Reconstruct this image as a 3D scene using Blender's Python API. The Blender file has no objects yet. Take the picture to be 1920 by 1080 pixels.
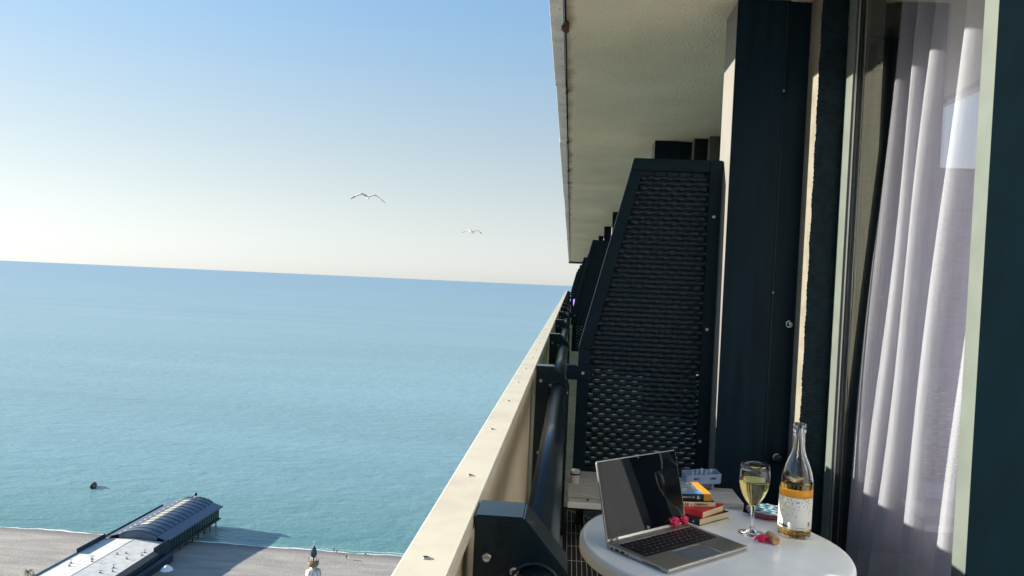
import bpy, bmesh, math, random
from mathutils import Vector, Matrix, Euler

random.seed(7)
S = bpy.context.scene
COL = S.collection

# ---------------------------------------------------------------- camera, sky, sun, exposure
SUN_EL = math.radians(16.2)
SUN_AZ = math.radians(80.0)            # to the left (-X) of +Y
sun_vec = Vector((-math.sin(SUN_AZ) * math.cos(SUN_EL), math.cos(SUN_AZ) * math.cos(SUN_EL), math.sin(SUN_EL)))
CAM = Vector((0.0, 0.0, 1.13))
yaw, pitch, roll = math.radians(4.35), math.radians(1.4), math.atan(0.0447)
fwd = Vector((-math.sin(yaw) * math.cos(pitch), math.cos(yaw) * math.cos(pitch), -math.sin(pitch)))
rgt = Vector((math.cos(yaw), math.sin(yaw), 0))
upv = rgt.cross(fwd)
r2 = rgt * math.cos(roll) + upv * math.sin(roll)
u2 = -rgt * math.sin(roll) + upv * math.cos(roll)
cd = bpy.data.cameras.new('camera')
cam = bpy.data.objects.new('camera', cd)
COL.objects.link(cam)
cd.sensor_width = 36.0
cd.lens = 1420.0 / 1920.0 * 36.0
cd.shift_y = 0.0116          # the picture is cropped off-centre
cd.clip_start = 0.05
cd.clip_end = 120000
cam.matrix_world = Matrix(((r2.x, u2.x, -fwd.x, CAM.x), (r2.y, u2.y, -fwd.y, CAM.y), (r2.z, u2.z, -fwd.z, CAM.z), (0, 0, 0, 1)))
S.camera = cam

world = bpy.data.worlds.new('World')
S.world = world
world.use_nodes = True
wn = world.node_tree
bg = wn.nodes['Background']
sky = wn.nodes.new('ShaderNodeTexSky')
sky.sky_type = 'NISHITA'
sky.sun_disc = False
sky.sun_elevation = SUN_EL
sky.sun_rotation = -SUN_AZ
sky.altitude = 100
sky.air_density = 1.0
sky.dust_density = 0.25
sky.ozone_density = 2.2
# whitish sea haze low over the horizon, the same all the way round
wtc = wn.nodes.new('ShaderNodeTexCoord')
wsx = wn.nodes.new('ShaderNodeSeparateXYZ')
wn.links.new(wtc.outputs['Generated'], wsx.inputs[0])
wmr = wn.nodes.new('ShaderNodeMapRange')
wmr.interpolation_type = 'SMOOTHSTEP'
wmr.inputs['From Min'].default_value = 0.0
wmr.inputs['From Max'].default_value = 0.45
wmr.inputs['To Min'].default_value = 0.86
wmr.inputs['To Max'].default_value = 0.0
wn.links.new(wsx.outputs[2], wmr.inputs[0])
wl0 = wn.nodes.new('ShaderNodeRGBToBW')
wn.links.new(sky.outputs[0], wl0.inputs[0])
wpw = wn.nodes.new('ShaderNodeMath')
wpw.operation = 'POWER'
wpw.inputs[1].default_value = -0.42      # softens the range between the sun side and the far side
wn.links.new(wl0.outputs[0], wpw.inputs[0])
wga = wn.nodes.new('ShaderNodeVectorMath')
wga.operation = 'SCALE'
wn.links.new(sky.outputs[0], wga.inputs[0])
wn.links.new(wpw.outputs[0], wga.inputs['Scale'])
wbw = wn.nodes.new('ShaderNodeRGBToBW')
wn.links.new(wga.outputs[0], wbw.inputs[0])
wti = wn.nodes.new('ShaderNodeVectorMath')
wti.operation = 'SCALE'
wti.inputs[0].default_value = (0.94, 0.965, 0.975)
wn.links.new(wbw.outputs[0], wti.inputs['Scale'])
wmx = wn.nodes.new('ShaderNodeMixRGB')
wn.links.new(wmr.outputs[0], wmx.inputs[0])
wwb = wn.nodes.new('ShaderNodeVectorMath')
wwb.operation = 'MULTIPLY'
wwb.inputs[1].default_value = (0.90, 1.0, 0.985)
wn.links.new(wga.outputs[0], wwb.inputs[0])
wn.links.new(wwb.outputs[0], wmx.inputs[1])
wn.links.new(wti.outputs[0], wmx.inputs[2])
wn.links.new(wmx.outputs[0], bg.inputs[0])
bg.inputs[1].default_value = 0.106

sl = bpy.data.lights.new('sun', 'SUN')
sl.energy = 4.2
sl.angle = math.radians(0.5)
sl.color = (1.0, 0.91, 0.78)
so = bpy.data.objects.new('sun', sl)
COL.objects.link(so)
so.rotation_euler = sun_vec.to_track_quat('Z', 'Y').to_euler()
so.location = (-20, 20, 20)

S.view_settings.view_transform = 'Standard'
S.view_settings.look = 'None'
S.view_settings.gamma = 1
S.view_settings.use_curve_mapping = False
S.view_settings.exposure = 1.64
S.render.engine = 'CYCLES'
S.cycles.use_denoising = True
S.cycles.max_bounces = 14
S.cycles.diffuse_bounces = 5
S.cycles.glossy_bounces = 5
S.cycles.transmission_bounces = 14
S.cycles.transparent_max_bounces = 16
S.cycles.sample_clamp_indirect = 6


# ---------------------------------------------------------------- materials
def N(nt, t, **kw):
    n = nt.nodes.new(t)
    for k, v in kw.items():
        setattr(n, k, v)
    return n


def mat(name, col, rough=0.5, metal=0.0, var=0.0, vscale=8.0, bump=0.0, bscale=60.0, bdist=0.002, spec=0.5,
        trans=0.0, ior=1.45, coat=0.0, stretch=(1, 1, 1), col2=None, detail=6, lo=0.35, hi=0.65, sheen=0.0):
    m = bpy.data.materials.new(name)
    m.use_nodes = True
    nt = m.node_tree
    b = nt.nodes['Principled BSDF']
    b.inputs['Base Color'].default_value = (*col, 1)
    b.inputs['Roughness'].default_value = rough
    b.inputs['Metallic'].default_value = metal
    b.inputs['Specular IOR Level'].default_value = spec
    b.inputs['Transmission Weight'].default_value = trans
    b.inputs['IOR'].default_value = ior
    b.inputs['Coat Weight'].default_value = coat
    b.inputs['Sheen Weight'].default_value = sheen
    if var or bump:
        tc = N(nt, 'ShaderNodeTexCoord')
        mp = N(nt, 'ShaderNodeMapping')
        mp.inputs['Scale'].default_value = stretch
        nt.links.new(tc.outputs['Object'], mp.inputs[0])
    if var:
        nz = N(nt, 'ShaderNodeTexNoise')
        nz.inputs['Scale'].default_value = vscale
        nz.inputs['Detail'].default_value = detail
        nt.links.new(mp.outputs[0], nz.inputs['Vector'])
        cr = N(nt, 'ShaderNodeValToRGB')
        c2 = col2 or tuple(c * (1 - var) for c in col)
        c1 = col if col2 else tuple(min(1, c * (1 + var)) for c in col)
        cr.color_ramp.elements[0].position = lo
        cr.color_ramp.elements[1].position = hi
        cr.color_ramp.elements[0].color = (*c2, 1)
        cr.color_ramp.elements[1].color = (*c1, 1)
        nt.links.new(nz.outputs[0], cr.inputs[0])
        nt.links.new(cr.outputs[0], b.inputs['Base Color'])
    if bump:
        nb = N(nt, 'ShaderNodeTexNoise')
        nb.inputs['Scale'].default_value = bscale
        nb.inputs['Detail'].default_value = 5
        nt.links.new(mp.outputs[0], nb.inputs['Vector'])
        bn = N(nt, 'ShaderNodeBump')
        bn.inputs['Strength'].default_value = bump
        bn.inputs['Distance'].default_value = bdist
        nt.links.new(nb.outputs[0], bn.inputs['Height'])
        nt.links.new(bn.outputs[0], b.inputs['Normal'])
    return m


def thin_glass(name, tint=(0.95, 0.97, 0.96), ior=1.5, gain=1.0):
    m = bpy.data.materials.new(name)
    m.use_nodes = True
    nt = m.node_tree
    nt.nodes.remove(nt.nodes['Principled BSDF'])
    out = nt.nodes['Material Output']
    tr = N(nt, 'ShaderNodeBsdfTransparent')
    tr.inputs[0].default_value = (*tint, 1)
    gl = N(nt, 'ShaderNodeBsdfGlossy')
    gl.inputs['Roughness'].default_value = 0.0
    fr = N(nt, 'ShaderNodeFresnel')
    fr.inputs[0].default_value = ior
    ml = N(nt, 'ShaderNodeMath', operation='MULTIPLY', use_clamp=True)
    ml.inputs[1].default_value = gain
    geo = N(nt, 'ShaderNodeNewGeometry')
    mi = N(nt, 'ShaderNodeMapRange')        # same reflectance from both sides of a thin pane
    mi.inputs['To Min'].default_value = ior
    mi.inputs['To Max'].default_value = 1.0 / ior
    nt.links.new(geo.outputs['Backfacing'], mi.inputs[0])
    nt.links.new(mi.outputs[0], fr.inputs[0])
    nt.links.new(fr.outputs[0], ml.inputs[0])
    mx = N(nt, 'ShaderNodeMixShader')
    nt.links.new(ml.outputs[0], mx.inputs[0])
    nt.links.new(tr.outputs[0], mx.inputs[1])
    nt.links.new(gl.outputs[0], mx.inputs[2])
    nt.links.new(mx.outputs[0], out.inputs[0])
    return m


M = {}
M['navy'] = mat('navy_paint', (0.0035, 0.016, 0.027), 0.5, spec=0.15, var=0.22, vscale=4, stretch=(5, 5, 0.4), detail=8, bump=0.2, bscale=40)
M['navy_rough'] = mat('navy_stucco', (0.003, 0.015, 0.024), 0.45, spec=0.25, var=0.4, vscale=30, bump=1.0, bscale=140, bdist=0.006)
M['navy_metal'] = mat('navy_metal', (0.004, 0.015, 0.023), 0.30, spec=0.4, coat=0.12, var=0.15, vscale=12, bump=0.08, bscale=220, bdist=0.001)
M['navy_frame'] = mat('navy_frame', (0.003, 0.015, 0.023), 0.5, spec=0.2, var=0.15, vscale=9)
M['backing'] = mat('slit_blocker', (0.012, 0.026, 0.036), 0.6)
M['wicker'] = mat('navy_wicker', (0.003, 0.012, 0.020), 0.36, spec=0.45, var=0.25, vscale=60)
M['stile'] = mat('dark_teal_stile', (0.0012, 0.0048, 0.0075), 0.75, spec=0.02, var=0.1, vscale=6)
M['black'] = mat('black_plastic', (0.006, 0.008, 0.010), 0.5)
M['cream'] = mat('cream_paint', (0.76, 0.65, 0.45), 0.45, var=0.06, vscale=4, bump=0.08, bscale=60)
M['cream_top'] = mat('cream_coping', (0.67, 0.62, 0.49), 0.42, var=0.1, vscale=9, col2=(0.58, 0.52, 0.40), lo=0.28, hi=0.55, detail=9, bump=0.12, bscale=50)
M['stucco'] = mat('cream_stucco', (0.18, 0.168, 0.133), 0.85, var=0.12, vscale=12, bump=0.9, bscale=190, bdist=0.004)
M['bounce_wall'] = mat('cream_wall', (0.16, 0.15, 0.125), 0.85, var=0.08, vscale=5, bump=0.6, bscale=120, bdist=0.004)
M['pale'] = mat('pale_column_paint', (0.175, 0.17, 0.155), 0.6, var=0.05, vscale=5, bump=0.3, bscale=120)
M['white_frame'] = mat('white_frame', (0.115, 0.138, 0.122), 0.4, var=0.08, vscale=7)
M['tablew'] = mat('white_plastic', (0.86, 0.88, 0.87), 0.22, var=0.05, vscale=9, detail=9, bump=0.05, bscale=300, bdist=0.0005)
M['steel'] = mat('brushed_steel', (0.6, 0.6, 0.6), 0.3, 1.0)
M['screw'] = mat('screw_steel', (0.42, 0.38, 0.30), 0.4, 0.9, var=0.3, vscale=80)
M['rust'] = mat('rust', (0.10, 0.045, 0.018), 0.9, var=0.5, vscale=60, bump=0.8, bscale=90)
M['fascia'] = mat('fascia_metal', (0.80, 0.78, 0.72), 0.5, 0.1, var=0.12, vscale=6)
M['alu'] = mat('laptop_aluminium', (0.44, 0.44, 0.42), 0.34, 0.85, bump=0.05, bscale=900, bdist=0.0002)
M['alu_edge'] = mat('polished_edge', (0.80, 0.76, 0.66), 0.25, 0.9)
M['pad'] = mat('touchpad', (0.20, 0.23, 0.26), 0.3, 0.4)
M['screen'] = mat('dark_screen', (0.004, 0.006, 0.010), 0.03, spec=0.45)
M['bezel'] = mat('black_bezel', (0.006, 0.006, 0.008), 0.25)
M['key'] = mat('black_keys', (0.012, 0.013, 0.018), 0.4)
M['legend'] = mat('key_legend', (0.42, 0.42, 0.48), 0.5)
M['paper'] = mat('page_edges', (0.80, 0.66, 0.42), 0.9, var=0.2, vscale=6, stretch=(1, 1, 120), bump=0.4, bscale=30)
M['red'] = mat('red_cover', (0.60, 0.012, 0.016), 0.35, var=0.15, vscale=40)
M['blackcover'] = mat('black_cover', (0.010, 0.012, 0.012), 0.4)
M['orange'] = mat('orange_cover', (0.80, 0.36, 0.03), 0.4, var=0.08, vscale=20)
M['ivory'] = mat('ivory_cover', (0.78, 0.66, 0.46), 0.45)
M['ink'] = mat('brown_ink', (0.10, 0.028, 0.012), 0.5)
M['white_ink'] = mat('white_ink', (0.75, 0.74, 0.72), 0.5)
M['black_ink'] = mat('black_ink', (0.01, 0.01, 0.01), 0.5)
M['cork'] = mat('cork', (0.50, 0.28, 0.14), 0.85, var=0.45, vscale=120, bump=0.5, bscale=260, bdist=0.001)
M['dish_red'] = mat('dish_red', (0.20, 0.010, 0.030), 0.2, coat=0.5)
M['dish_white'] = mat('dish_white', (0.72, 0.78, 0.80), 0.2, coat=0.5)
M['dish_teal'] = mat('dish_teal', (0.02, 0.26, 0.36), 0.2, coat=0.5)
M['dish_dark'] = mat('dish_dark', (0.02, 0.03, 0.09), 0.2, coat=0.5)
M['dish_pink'] = mat('dish_pink', (0.35, 0.05, 0.14), 0.2, coat=0.5)
M['foil'] = mat('pink_foil', (0.78, 0.012, 0.09), 0.22, 0.25, var=0.3, vscale=75, col2=(0.85, 0.62, 0.68), lo=0.30, hi=0.42, bump=0.6, bscale=150, bdist=0.003)  # pale patches mix bare foil with highlights put into the colour
M['basket'] = mat('blue_grey_plastic', (0.30, 0.40, 0.58), 0.45)
M['plank'] = mat('pale_planks', (0.46, 0.46, 0.44), 0.6, var=0.22, vscale=5, stretch=(3, 30, 30), bump=0.3, bscale=40)
M['floor'] = mat('floor_tile', (0.42, 0.41, 0.38), 0.7, var=0.2, vscale=10)
M['rug'] = mat('black_rug', (0.008, 0.008, 0.009), 0.9, bump=0.6, bscale=300)
M['rugline'] = mat('white_rug_thread', (0.5, 0.5, 0.49), 0.9, var=0.2, vscale=200)
M['curtain'] = mat('lavender_curtain', (0.57, 0.54, 0.62), 0.85, var=0.05, vscale=90, stretch=(1, 1, 0.1), bump=0.25, bscale=500, bdist=0.0008, sheen=0.3)
M['sheer'] = mat('taupe_net', (0.26, 0.24, 0.19), 0.8, var=0.15, vscale=60, stretch=(1, 1, 0.05))
_nt = M['sheer'].node_tree
_tr = N(_nt, 'ShaderNodeBsdfTransparent')
_mx = N(_nt, 'ShaderNodeMixShader')
_mx.inputs[0].default_value = 0.42
_nt.links.new(_tr.outputs[0], _mx.inputs[1])
_nt.links.new(_nt.nodes['Principled BSDF'].outputs[0], _mx.inputs[2])
_nt.links.new(_mx.outputs[0], _nt.nodes['Material Output'].inputs[0])
M['room'] = mat('room_wall', (0.10, 0.11, 0.13), 0.8)
M['pane'] = thin_glass('window_glass', (0.93, 0.955, 0.95), 1.52, 2.1)
M['glass'] = mat('clear_glass', (1, 1, 1), 0.0, trans=1.0, ior=1.48)
M['wine'] = mat('white_wine', (0.97, 0.82, 0.30), 0.0, trans=1.0, ior=1.34)
M['wine_amber'] = mat('amber_wine', (0.96, 0.62, 0.14), 0.0, trans=1.0, ior=1.34)
M['label_band'] = mat('orange_band', (0.80, 0.33, 0.02), 0.45)
M['stamp'] = mat('green_stamp', (0.20, 0.26, 0.08), 0.5)
M['purple'] = mat('purple_cloth', (0.18, 0.12, 0.45), 0.9)
M['gull'] = mat('gull_feathers', (0.72, 0.68, 0.58), 0.8, var=0.15, vscale=8)
M['gull_tip'] = mat('gull_wingtip', (0.05, 0.05, 0.05), 0.8)
M['beak'] = mat('gull_beak', (0.6, 0.35, 0.05), 0.5)
M['hull'] = mat('boat_hull', (0.06, 0.028, 0.028), 0.5)
M['boat_in'] = mat('boat_inside', (0.16, 0.13, 0.12), 0.7)
M['foam'] = mat('sea_foam', (0.80, 0.80, 0.76), 0.8, var=0.15, vscale=1.2)
M['roof_white'] = mat('white_membrane', (0.58, 0.57, 0.53), 0.7, var=0.12, vscale=0.5, bump=0.2, bscale=3, bdist=0.02)
M['roof_slate'] = mat('slate_metal', (0.07, 0.10, 0.15), 0.35, 0.2, var=0.15, vscale=0.8)
M['skylight'] = mat('pale_skylight', (0.52, 0.47, 0.38), 0.35)
M['pier_dark'] = mat('dark_teal_wall', (0.012, 0.030, 0.045), 0.4, var=0.2, vscale=0.6)
M['pier_glass'] = mat('green_glass', (0.02, 0.06, 0.06), 0.12)
M['pile'] = mat('pile_wood', (0.04, 0.045, 0.05), 0.8)
M['brown'] = mat('brown_roof', (0.17, 0.12, 0.10), 0.7, var=0.2, vscale=1)
M['tower_white'] = mat('tower_white', (0.70, 0.68, 0.62), 0.5)
M['tower_dark'] = mat('tower_slate', (0.03, 0.05, 0.08), 0.3)
M['tower_tan'] = mat('tower_tan', (0.22, 0.15, 0.085), 0.6)
M['leaf'] = mat('palm_leaf', (0.05, 0.07, 0.02), 0.6, var=0.3, vscale=2)
M['trunk'] = mat('palm_trunk', (0.14, 0.10, 0.06), 0.9)
M['canvas'] = mat('white_canvas', (0.75, 0.76, 0.78), 0.7)
M['concrete'] = mat('concrete', (0.30, 0.29, 0.27), 0.8, var=0.1, vscale=0.3)
M['green_trim'] = mat('green_trim', (0.05, 0.12, 0.12), 0.5)


def soffit_mat():
    m = mat('soffit_stucco', (0.85, 0.78, 0.60), 0.9, bump=1.0, bscale=70, bdist=0.014)
    nt = m.node_tree
    b = nt.nodes['Principled BSDF']
    geo = N(nt, 'ShaderNodeNewGeometry')
    nz = N(nt, 'ShaderNodeTexNoise')
    nz.inputs['Scale'].default_value = 1.6
    nz.inputs['Detail'].default_value = 7
    nt.links.new(geo.outputs['Position'], nz.inputs['Vector'])
    cr = N(nt, 'ShaderNodeValToRGB')
    cr.color_ramp.elements[0].position = 0.30
    cr.color_ramp.elements[1].position = 0.62
    cr.color_ramp.elements[0].color = (0.78, 0.71, 0.54, 1)
    cr.color_ramp.elements[1].color = (0.88, 0.81, 0.63, 1)
    nt.links.new(nz.outputs[0], cr.inputs[0])
    # small dark specks paint in the shading of the stucco grain
    sp = N(nt, 'ShaderNodeTexNoise')
    sp.inputs['Scale'].default_value = 34
    sp.inputs['Detail'].default_value = 3
    nt.links.new(geo.outputs['Position'], sp.inputs['Vector'])
    c2 = N(nt, 'ShaderNodeValToRGB')
    c2.color_ramp.elements[0].position = 0.66
    c2.color_ramp.elements[1].position = 0.74
    c2.color_ramp.elements[0].color = (0, 0, 0, 1)
    c2.color_ramp.elements[1].color = (0.65, 0.65, 0.65, 1)
    nt.links.new(sp.outputs[0], c2.inputs[0])
    # rusty water stain along the drip edge (X near -0.09), ragged by noise
    sx = N(nt, 'ShaderNodeSeparateXYZ')
    nt.links.new(geo.outputs['Position'], sx.inputs[0])
    ns = N(nt, 'ShaderNodeTexNoise')
    ns.inputs['Scale'].default_value = 3.0
    ns.inputs['Detail'].default_value = 6
    nt.links.new(geo.outputs['Position'], ns.inputs['Vector'])
    ma = N(nt, 'ShaderNodeMath', operation='MULTIPLY_ADD')
    ma.inputs[1].default_value = -0.16
    nt.links.new(ns.outputs[0], ma.inputs[0])
    nt.links.new(sx.outputs[0], ma.inputs[2])
    mr = N(nt, 'ShaderNodeMapRange')
    mr.inputs['From Min'].default_value = -0.175
    mr.inputs['From Max'].default_value = -0.12
    mr.inputs['To Min'].default_value = 0.75
    mr.inputs['To Max'].default_value = 0.0
    nt.links.new(ma.outputs[0], mr.inputs[0])
    mx = N(nt, 'ShaderNodeMixRGB')
    mx.inputs[2].default_value = (0.20, 0.11, 0.045, 1)
    nt.links.new(mr.outputs[0], mx.inputs[0])
    nt.links.new(cr.outputs[0], mx.inputs[1])
    m2 = N(nt, 'ShaderNodeMixRGB')
    m2.inputs[2].default_value = (0.22, 0.19, 0.14, 1)
    nt.links.new(c2.outputs[0], m2.inputs[0])
    nt.links.new(mx.outputs[0], m2.inputs[1])
    nt.links.new(m2.outputs[0], b.inputs['Base Color'])
    return m


def sea_mat():
    m = bpy.data.materials.new('sea_water')
    m.use_nodes = True
    nt = m.node_tree
    b = nt.nodes['Principled BSDF']
    b.inputs['IOR'].default_value = 1.33
    b.inputs['Specular IOR Level'].default_value = 0.5
    geo = N(nt, 'ShaderNodeNewGeometry')
    sx = N(nt, 'ShaderNodeSeparateXYZ')
    nt.links.new(geo.outputs['Position'], sx.inputs[0])
    big = N(nt, 'ShaderNodeTexNoise')
    big.inputs['Scale'].default_value = 0.012
    big.inputs['Detail'].default_value = 5
    mpb = N(nt, 'ShaderNodeMapping')
    mpb.inputs['Scale'].default_value = (0.5, 1.6, 1)
    nt.links.new(geo.outputs['Position'], mpb.inputs[0])
    nt.links.new(mpb.outputs[0], big.inputs['Vector'])
    # distance from shore, wobbled, log scaled: shallow turquoise to deep blue
    wob = N(nt, 'ShaderNodeMath', operation='MULTIPLY_ADD')
    wob.inputs[1].default_value = 60
    nt.links.new(big.outputs[0], wob.inputs[0])
    nt.links.new(sx.outputs[1], wob.inputs[2])
    sub = N(nt, 'ShaderNodeMath', operation='SUBTRACT')
    sub.inputs[1].default_value = 285
    nt.links.new(wob.outputs[0], sub.inputs[0])
    mxx = N(nt, 'ShaderNodeMath', operation='MAXIMUM')
    mxx.inputs[1].default_value = 1.0
    nt.links.new(sub.outputs[0], mxx.inputs[0])
    lg = N(nt, 'ShaderNodeMath', operation='LOGARITHM')
    lg.inputs[1].default_value = 10
    nt.links.new(mxx.outputs[0], lg.inputs[0])
    mr = N(nt, 'ShaderNodeMapRange')
    mr.inputs['From Min'].default_value = 0.3
    mr.inputs['From Max'].default_value = 4.0
    nt.links.new(lg.outputs[0], mr.inputs[0])
    cr = N(nt, 'ShaderNodeValToRGB')
    e = cr.color_ramp.elements
    e[0].position, e[0].color = 0.0, (0.26, 0.40, 0.35, 1)
    e[1].position, e[1].color = 1.0, (0.17, 0.305, 0.40, 1)
    for p, c in ((0.28, (0.10, 0.235, 0.24, 1)), (0.50, (0.175, 0.315, 0.345, 1)), (0.72, (0.22, 0.36, 0.395, 1))):
        q = e.new(p)
        q.color = c
    nt.links.new(mr.outputs[0], cr.inputs[0])
    mps = N(nt, 'ShaderNodeMapping')
    mps.inputs['Scale'].default_value = (0.0011, 0.0085, 1)
    mps.inputs['Rotation'].default_value = (0, 0, math.radians(-6))
    nt.links.new(geo.outputs['Position'], mps.inputs[0])
    ns = N(nt, 'ShaderNodeTexNoise')
    ns.inputs['Scale'].default_value = 1.0
    ns.inputs['Detail'].default_value = 7
    ns.inputs['Roughness'].default_value = 0.62
    ns.inputs['Distortion'].default_value = 0.5
    nt.links.new(mps.outputs[0], ns.inputs['Vector'])
    ms = N(nt, 'ShaderNodeMapRange')
    ms.inputs['From Min'].default_value = 0.32
    ms.inputs['From Max'].default_value = 0.68
    ms.inputs['To Min'].default_value = 0.89
    ms.inputs['To Max'].default_value = 1.09
    nt.links.new(ns.outputs[0], ms.inputs[0])
    vm = N(nt, 'ShaderNodeVectorMath', operation='SCALE')
    nt.links.new(cr.outputs[0], vm.inputs[0])
    nt.links.new(ms.outputs[0], vm.inputs['Scale'])
    nt.links.new(vm.outputs[0], b.inputs['Base Color'])
    # waves: three sizes
    prev = None
    for sc, dist, st, stretch in ((0.10, 1.5, 0.55, (0.55, 1.2, 1)), (0.32, 0.55, 0.55, (0.7, 1.2, 1)), (1.0, 0.22, 0.6, (0.8, 1.1, 1))):
        mp = N(nt, 'ShaderNodeMapping')
        mp.inputs['Scale'].default_value = stretch
        mp.inputs['Rotation'].default_value = (0, 0, math.radians(14))
        nt.links.new(geo.outputs['Position'], mp.inputs[0])
        nz = N(nt, 'ShaderNodeTexNoise')
        nz.inputs['Scale'].default_value = sc
        nz.inputs['Detail'].default_value = 3
        nz.inputs['Distortion'].default_value = 0.6
        nt.links.new(mp.outputs[0], nz.inputs['Vector'])
        bn = N(nt, 'ShaderNodeBump')
        bn.inputs['Strength'].default_value = st
        bn.inputs['Distance'].default_value = dist
        nt.links.new(nz.outputs[0], bn.inputs['Height'])
        if prev:
            nt.links.new(prev.outputs[0], bn.inputs['Normal'])
        prev = bn
    nt.links.new(prev.outputs[0], b.inputs['Normal'])
    b.inputs['Roughness'].default_value = 0.32
    return m


def beach_mat():
    m = bpy.data.materials.new('pebble_beach')
    m.use_nodes = True
    nt = m.node_tree
    b = nt.nodes['Principled BSDF']
    b.inputs['Roughness'].default_value = 0.95
    geo = N(nt, 'ShaderNodeNewGeometry')
    mp = N(nt, 'ShaderNodeMapping')
    mp.inputs['Scale'].default_value = (0.25, 1.0, 1)
    nt.links.new(geo.outputs['Position'], mp.inputs[0])
    n1 = N(nt, 'ShaderNodeTexNoise')
    n1.inputs['Scale'].default_value = 0.22
    n1.inputs['Detail'].default_value = 9
    n1.inputs['Roughness'].default_value = 0.65
    nt.links.new(mp.outputs[0], n1.inputs['Vector'])
    cr = N(nt, 'ShaderNodeValToRGB')
    cr.color_ramp.elements[0].position = 0.3
    cr.color_ramp.elements[1].position = 0.7
    cr.color_ramp.elements[0].color = (0.21, 0.20, 0.19, 1)
    cr.color_ramp.elements[1].color = (0.38, 0.345, 0.295, 1)
    nt.links.new(n1.outputs[0], cr.inputs[0])
    # wet band by the water
    sx = N(nt, 'ShaderNodeSeparateXYZ')
    nt.links.new(geo.outputs['Position'], sx.inputs[0])
    ad = N(nt, 'ShaderNodeMath', operation='MULTIPLY_ADD')
    ad.inputs[1].default_value = 5
    nt.links.new(n1.outputs[0], ad.inputs[0])
    nt.links.new(sx.outputs[1], ad.inputs[2])
    mr = N(nt, 'ShaderNodeMapRange')
    mr.inputs['From Min'].default_value = 264
    mr.inputs['From Max'].default_value = 269
    nt.links.new(ad.outputs[0], mr.inputs[0])
    mx = N(nt, 'ShaderNodeMixRGB')
    mx.inputs[2].default_value = (0.15, 0.14, 0.135, 1)
    nt.links.new(mr.outputs[0], mx.inputs[0])
    nt.links.new(cr.outputs[0], mx.inputs[1])
    nt.links.new(mx.outputs[0], b.inputs['Base Color'])
    nb = N(nt, 'ShaderNodeTexNoise')
    nb.inputs['Scale'].default_value = 1.2
    nb.inputs['Detail'].default_value = 8
    nt.links.new(geo.outputs['Position'], nb.inputs['Vector'])
    bn = N(nt, 'ShaderNodeBump')
    bn.inputs['Strength'].default_value = 0.6
    bn.inputs['Distance'].default_value = 0.25
    nt.links.new(nb.outputs[0], bn.inputs['Height'])
    nt.links.new(bn.outputs[0], b.inputs['Normal'])
    return m


def cover_mat():
    """printed comic-like cover of the top book: streaks of colour"""
    m = mat('printed_cover', (0.5, 0.5, 0.5), 0.3)
    nt = m.node_tree
    b = nt.nodes['Principled BSDF']
    tc = N(nt, 'ShaderNodeTexCoord')
    mp = N(nt, 'ShaderNodeMapping')
    mp.inputs['Scale'].default_value = (14, 34, 1)
    mp.inputs['Rotation'].default_value = (0, 0, 0.25)
    nt.links.new(tc.outputs['Object'], mp.inputs[0])
    nz = N(nt, 'ShaderNodeTexNoise')
    nz.inputs['Scale'].default_value = 1.6
    nz.inputs['Detail'].default_value = 3
    nz.inputs['Distortion'].default_value = 1.2
    nt.links.new(mp.outputs[0], nz.inputs['Vector'])
    cr = N(nt, 'ShaderNodeValToRGB')
    cr.color_ramp.interpolation = 'CONSTANT'
    e = cr.color_ramp.elements
    e[0].position, e[0].color = 0.0, (0.01, 0.02, 0.05, 1)
    e[1].position, e[1].color = 0.36, (0.10, 0.32, 0.62, 1)
    for p, c in ((0.43, (0.02, 0.20, 0.12, 1)), (0.48, (0.75, 0.75, 0.72, 1)), (0.52, (0.02, 0.03, 0.06, 1)),
                 (0.56, (0.55, 0.06, 0.10, 1)), (0.60, (0.72, 0.70, 0.68, 1)), (0.66, (0.12, 0.38, 0.66, 1))):
        q = e.new(p)
        q.color = c
    nt.links.new(nz.outputs[0], cr.inputs[0])
    nt.links.new(cr.outputs[0], b.inputs['Base Color'])
    return m


def label_mat():
    """white paper label with scattered black specks, denser in the upper half"""
    m = mat('paper_label', (0.78, 0.77, 0.70), 0.55)
    nt = m.node_tree
    b = nt.nodes['Principled BSDF']
    tc = N(nt, 'ShaderNodeTexCoord')
    vo = N(nt, 'ShaderNodeTexVoronoi')
    vo.inputs['Scale'].default_value = 210
    nt.links.new(tc.outputs['Object'], vo.inputs['Vector'])
    lt = N(nt, 'ShaderNodeMath', operation='LESS_THAN')
    nt.links.new(vo.outputs['Distance'], lt.inputs[0])
    lt.inputs[1].default_value = 0.30
    sx = N(nt, 'ShaderNodeSeparateXYZ')
    nt.links.new(tc.outputs['Object'], sx.inputs[0])
    mr = N(nt, 'ShaderNodeMapRange')
    mr.inputs['From Min'].default_value = 0.046
    mr.inputs['From Max'].default_value = 0.104
    mr.inputs['To Min'].default_value = 0.0
    mr.inputs['To Max'].default_value = 0.52
    nt.links.new(sx.outputs[2], mr.inputs[0])
    sc = N(nt, 'ShaderNodeSeparateColor')
    nt.links.new(vo.outputs['Color'], sc.inputs[0])
    l2 = N(nt, 'ShaderNodeMath', operation='LESS_THAN')
    nt.links.new(sc.outputs[0], l2.inputs[0])
    nt.links.new(mr.outputs[0], l2.inputs[1])
    mu = N(nt, 'ShaderNodeMath', operation='MULTIPLY')
    nt.links.new(lt.outputs[0], mu.inputs[0])
    nt.links.new(l2.outputs[0], mu.inputs[1])
    mx = N(nt, 'ShaderNodeMixRGB')
    mx.inputs[1].default_value = (0.80, 0.79, 0.72, 1)
    mx.inputs[2].default_value = (0.03, 0.03, 0.03, 1)
    nt.links.new(mu.outputs[0], mx.inputs[0])
    nt.links.new(mx.outputs[0], b.inputs['Base Color'])
    return m


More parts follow.
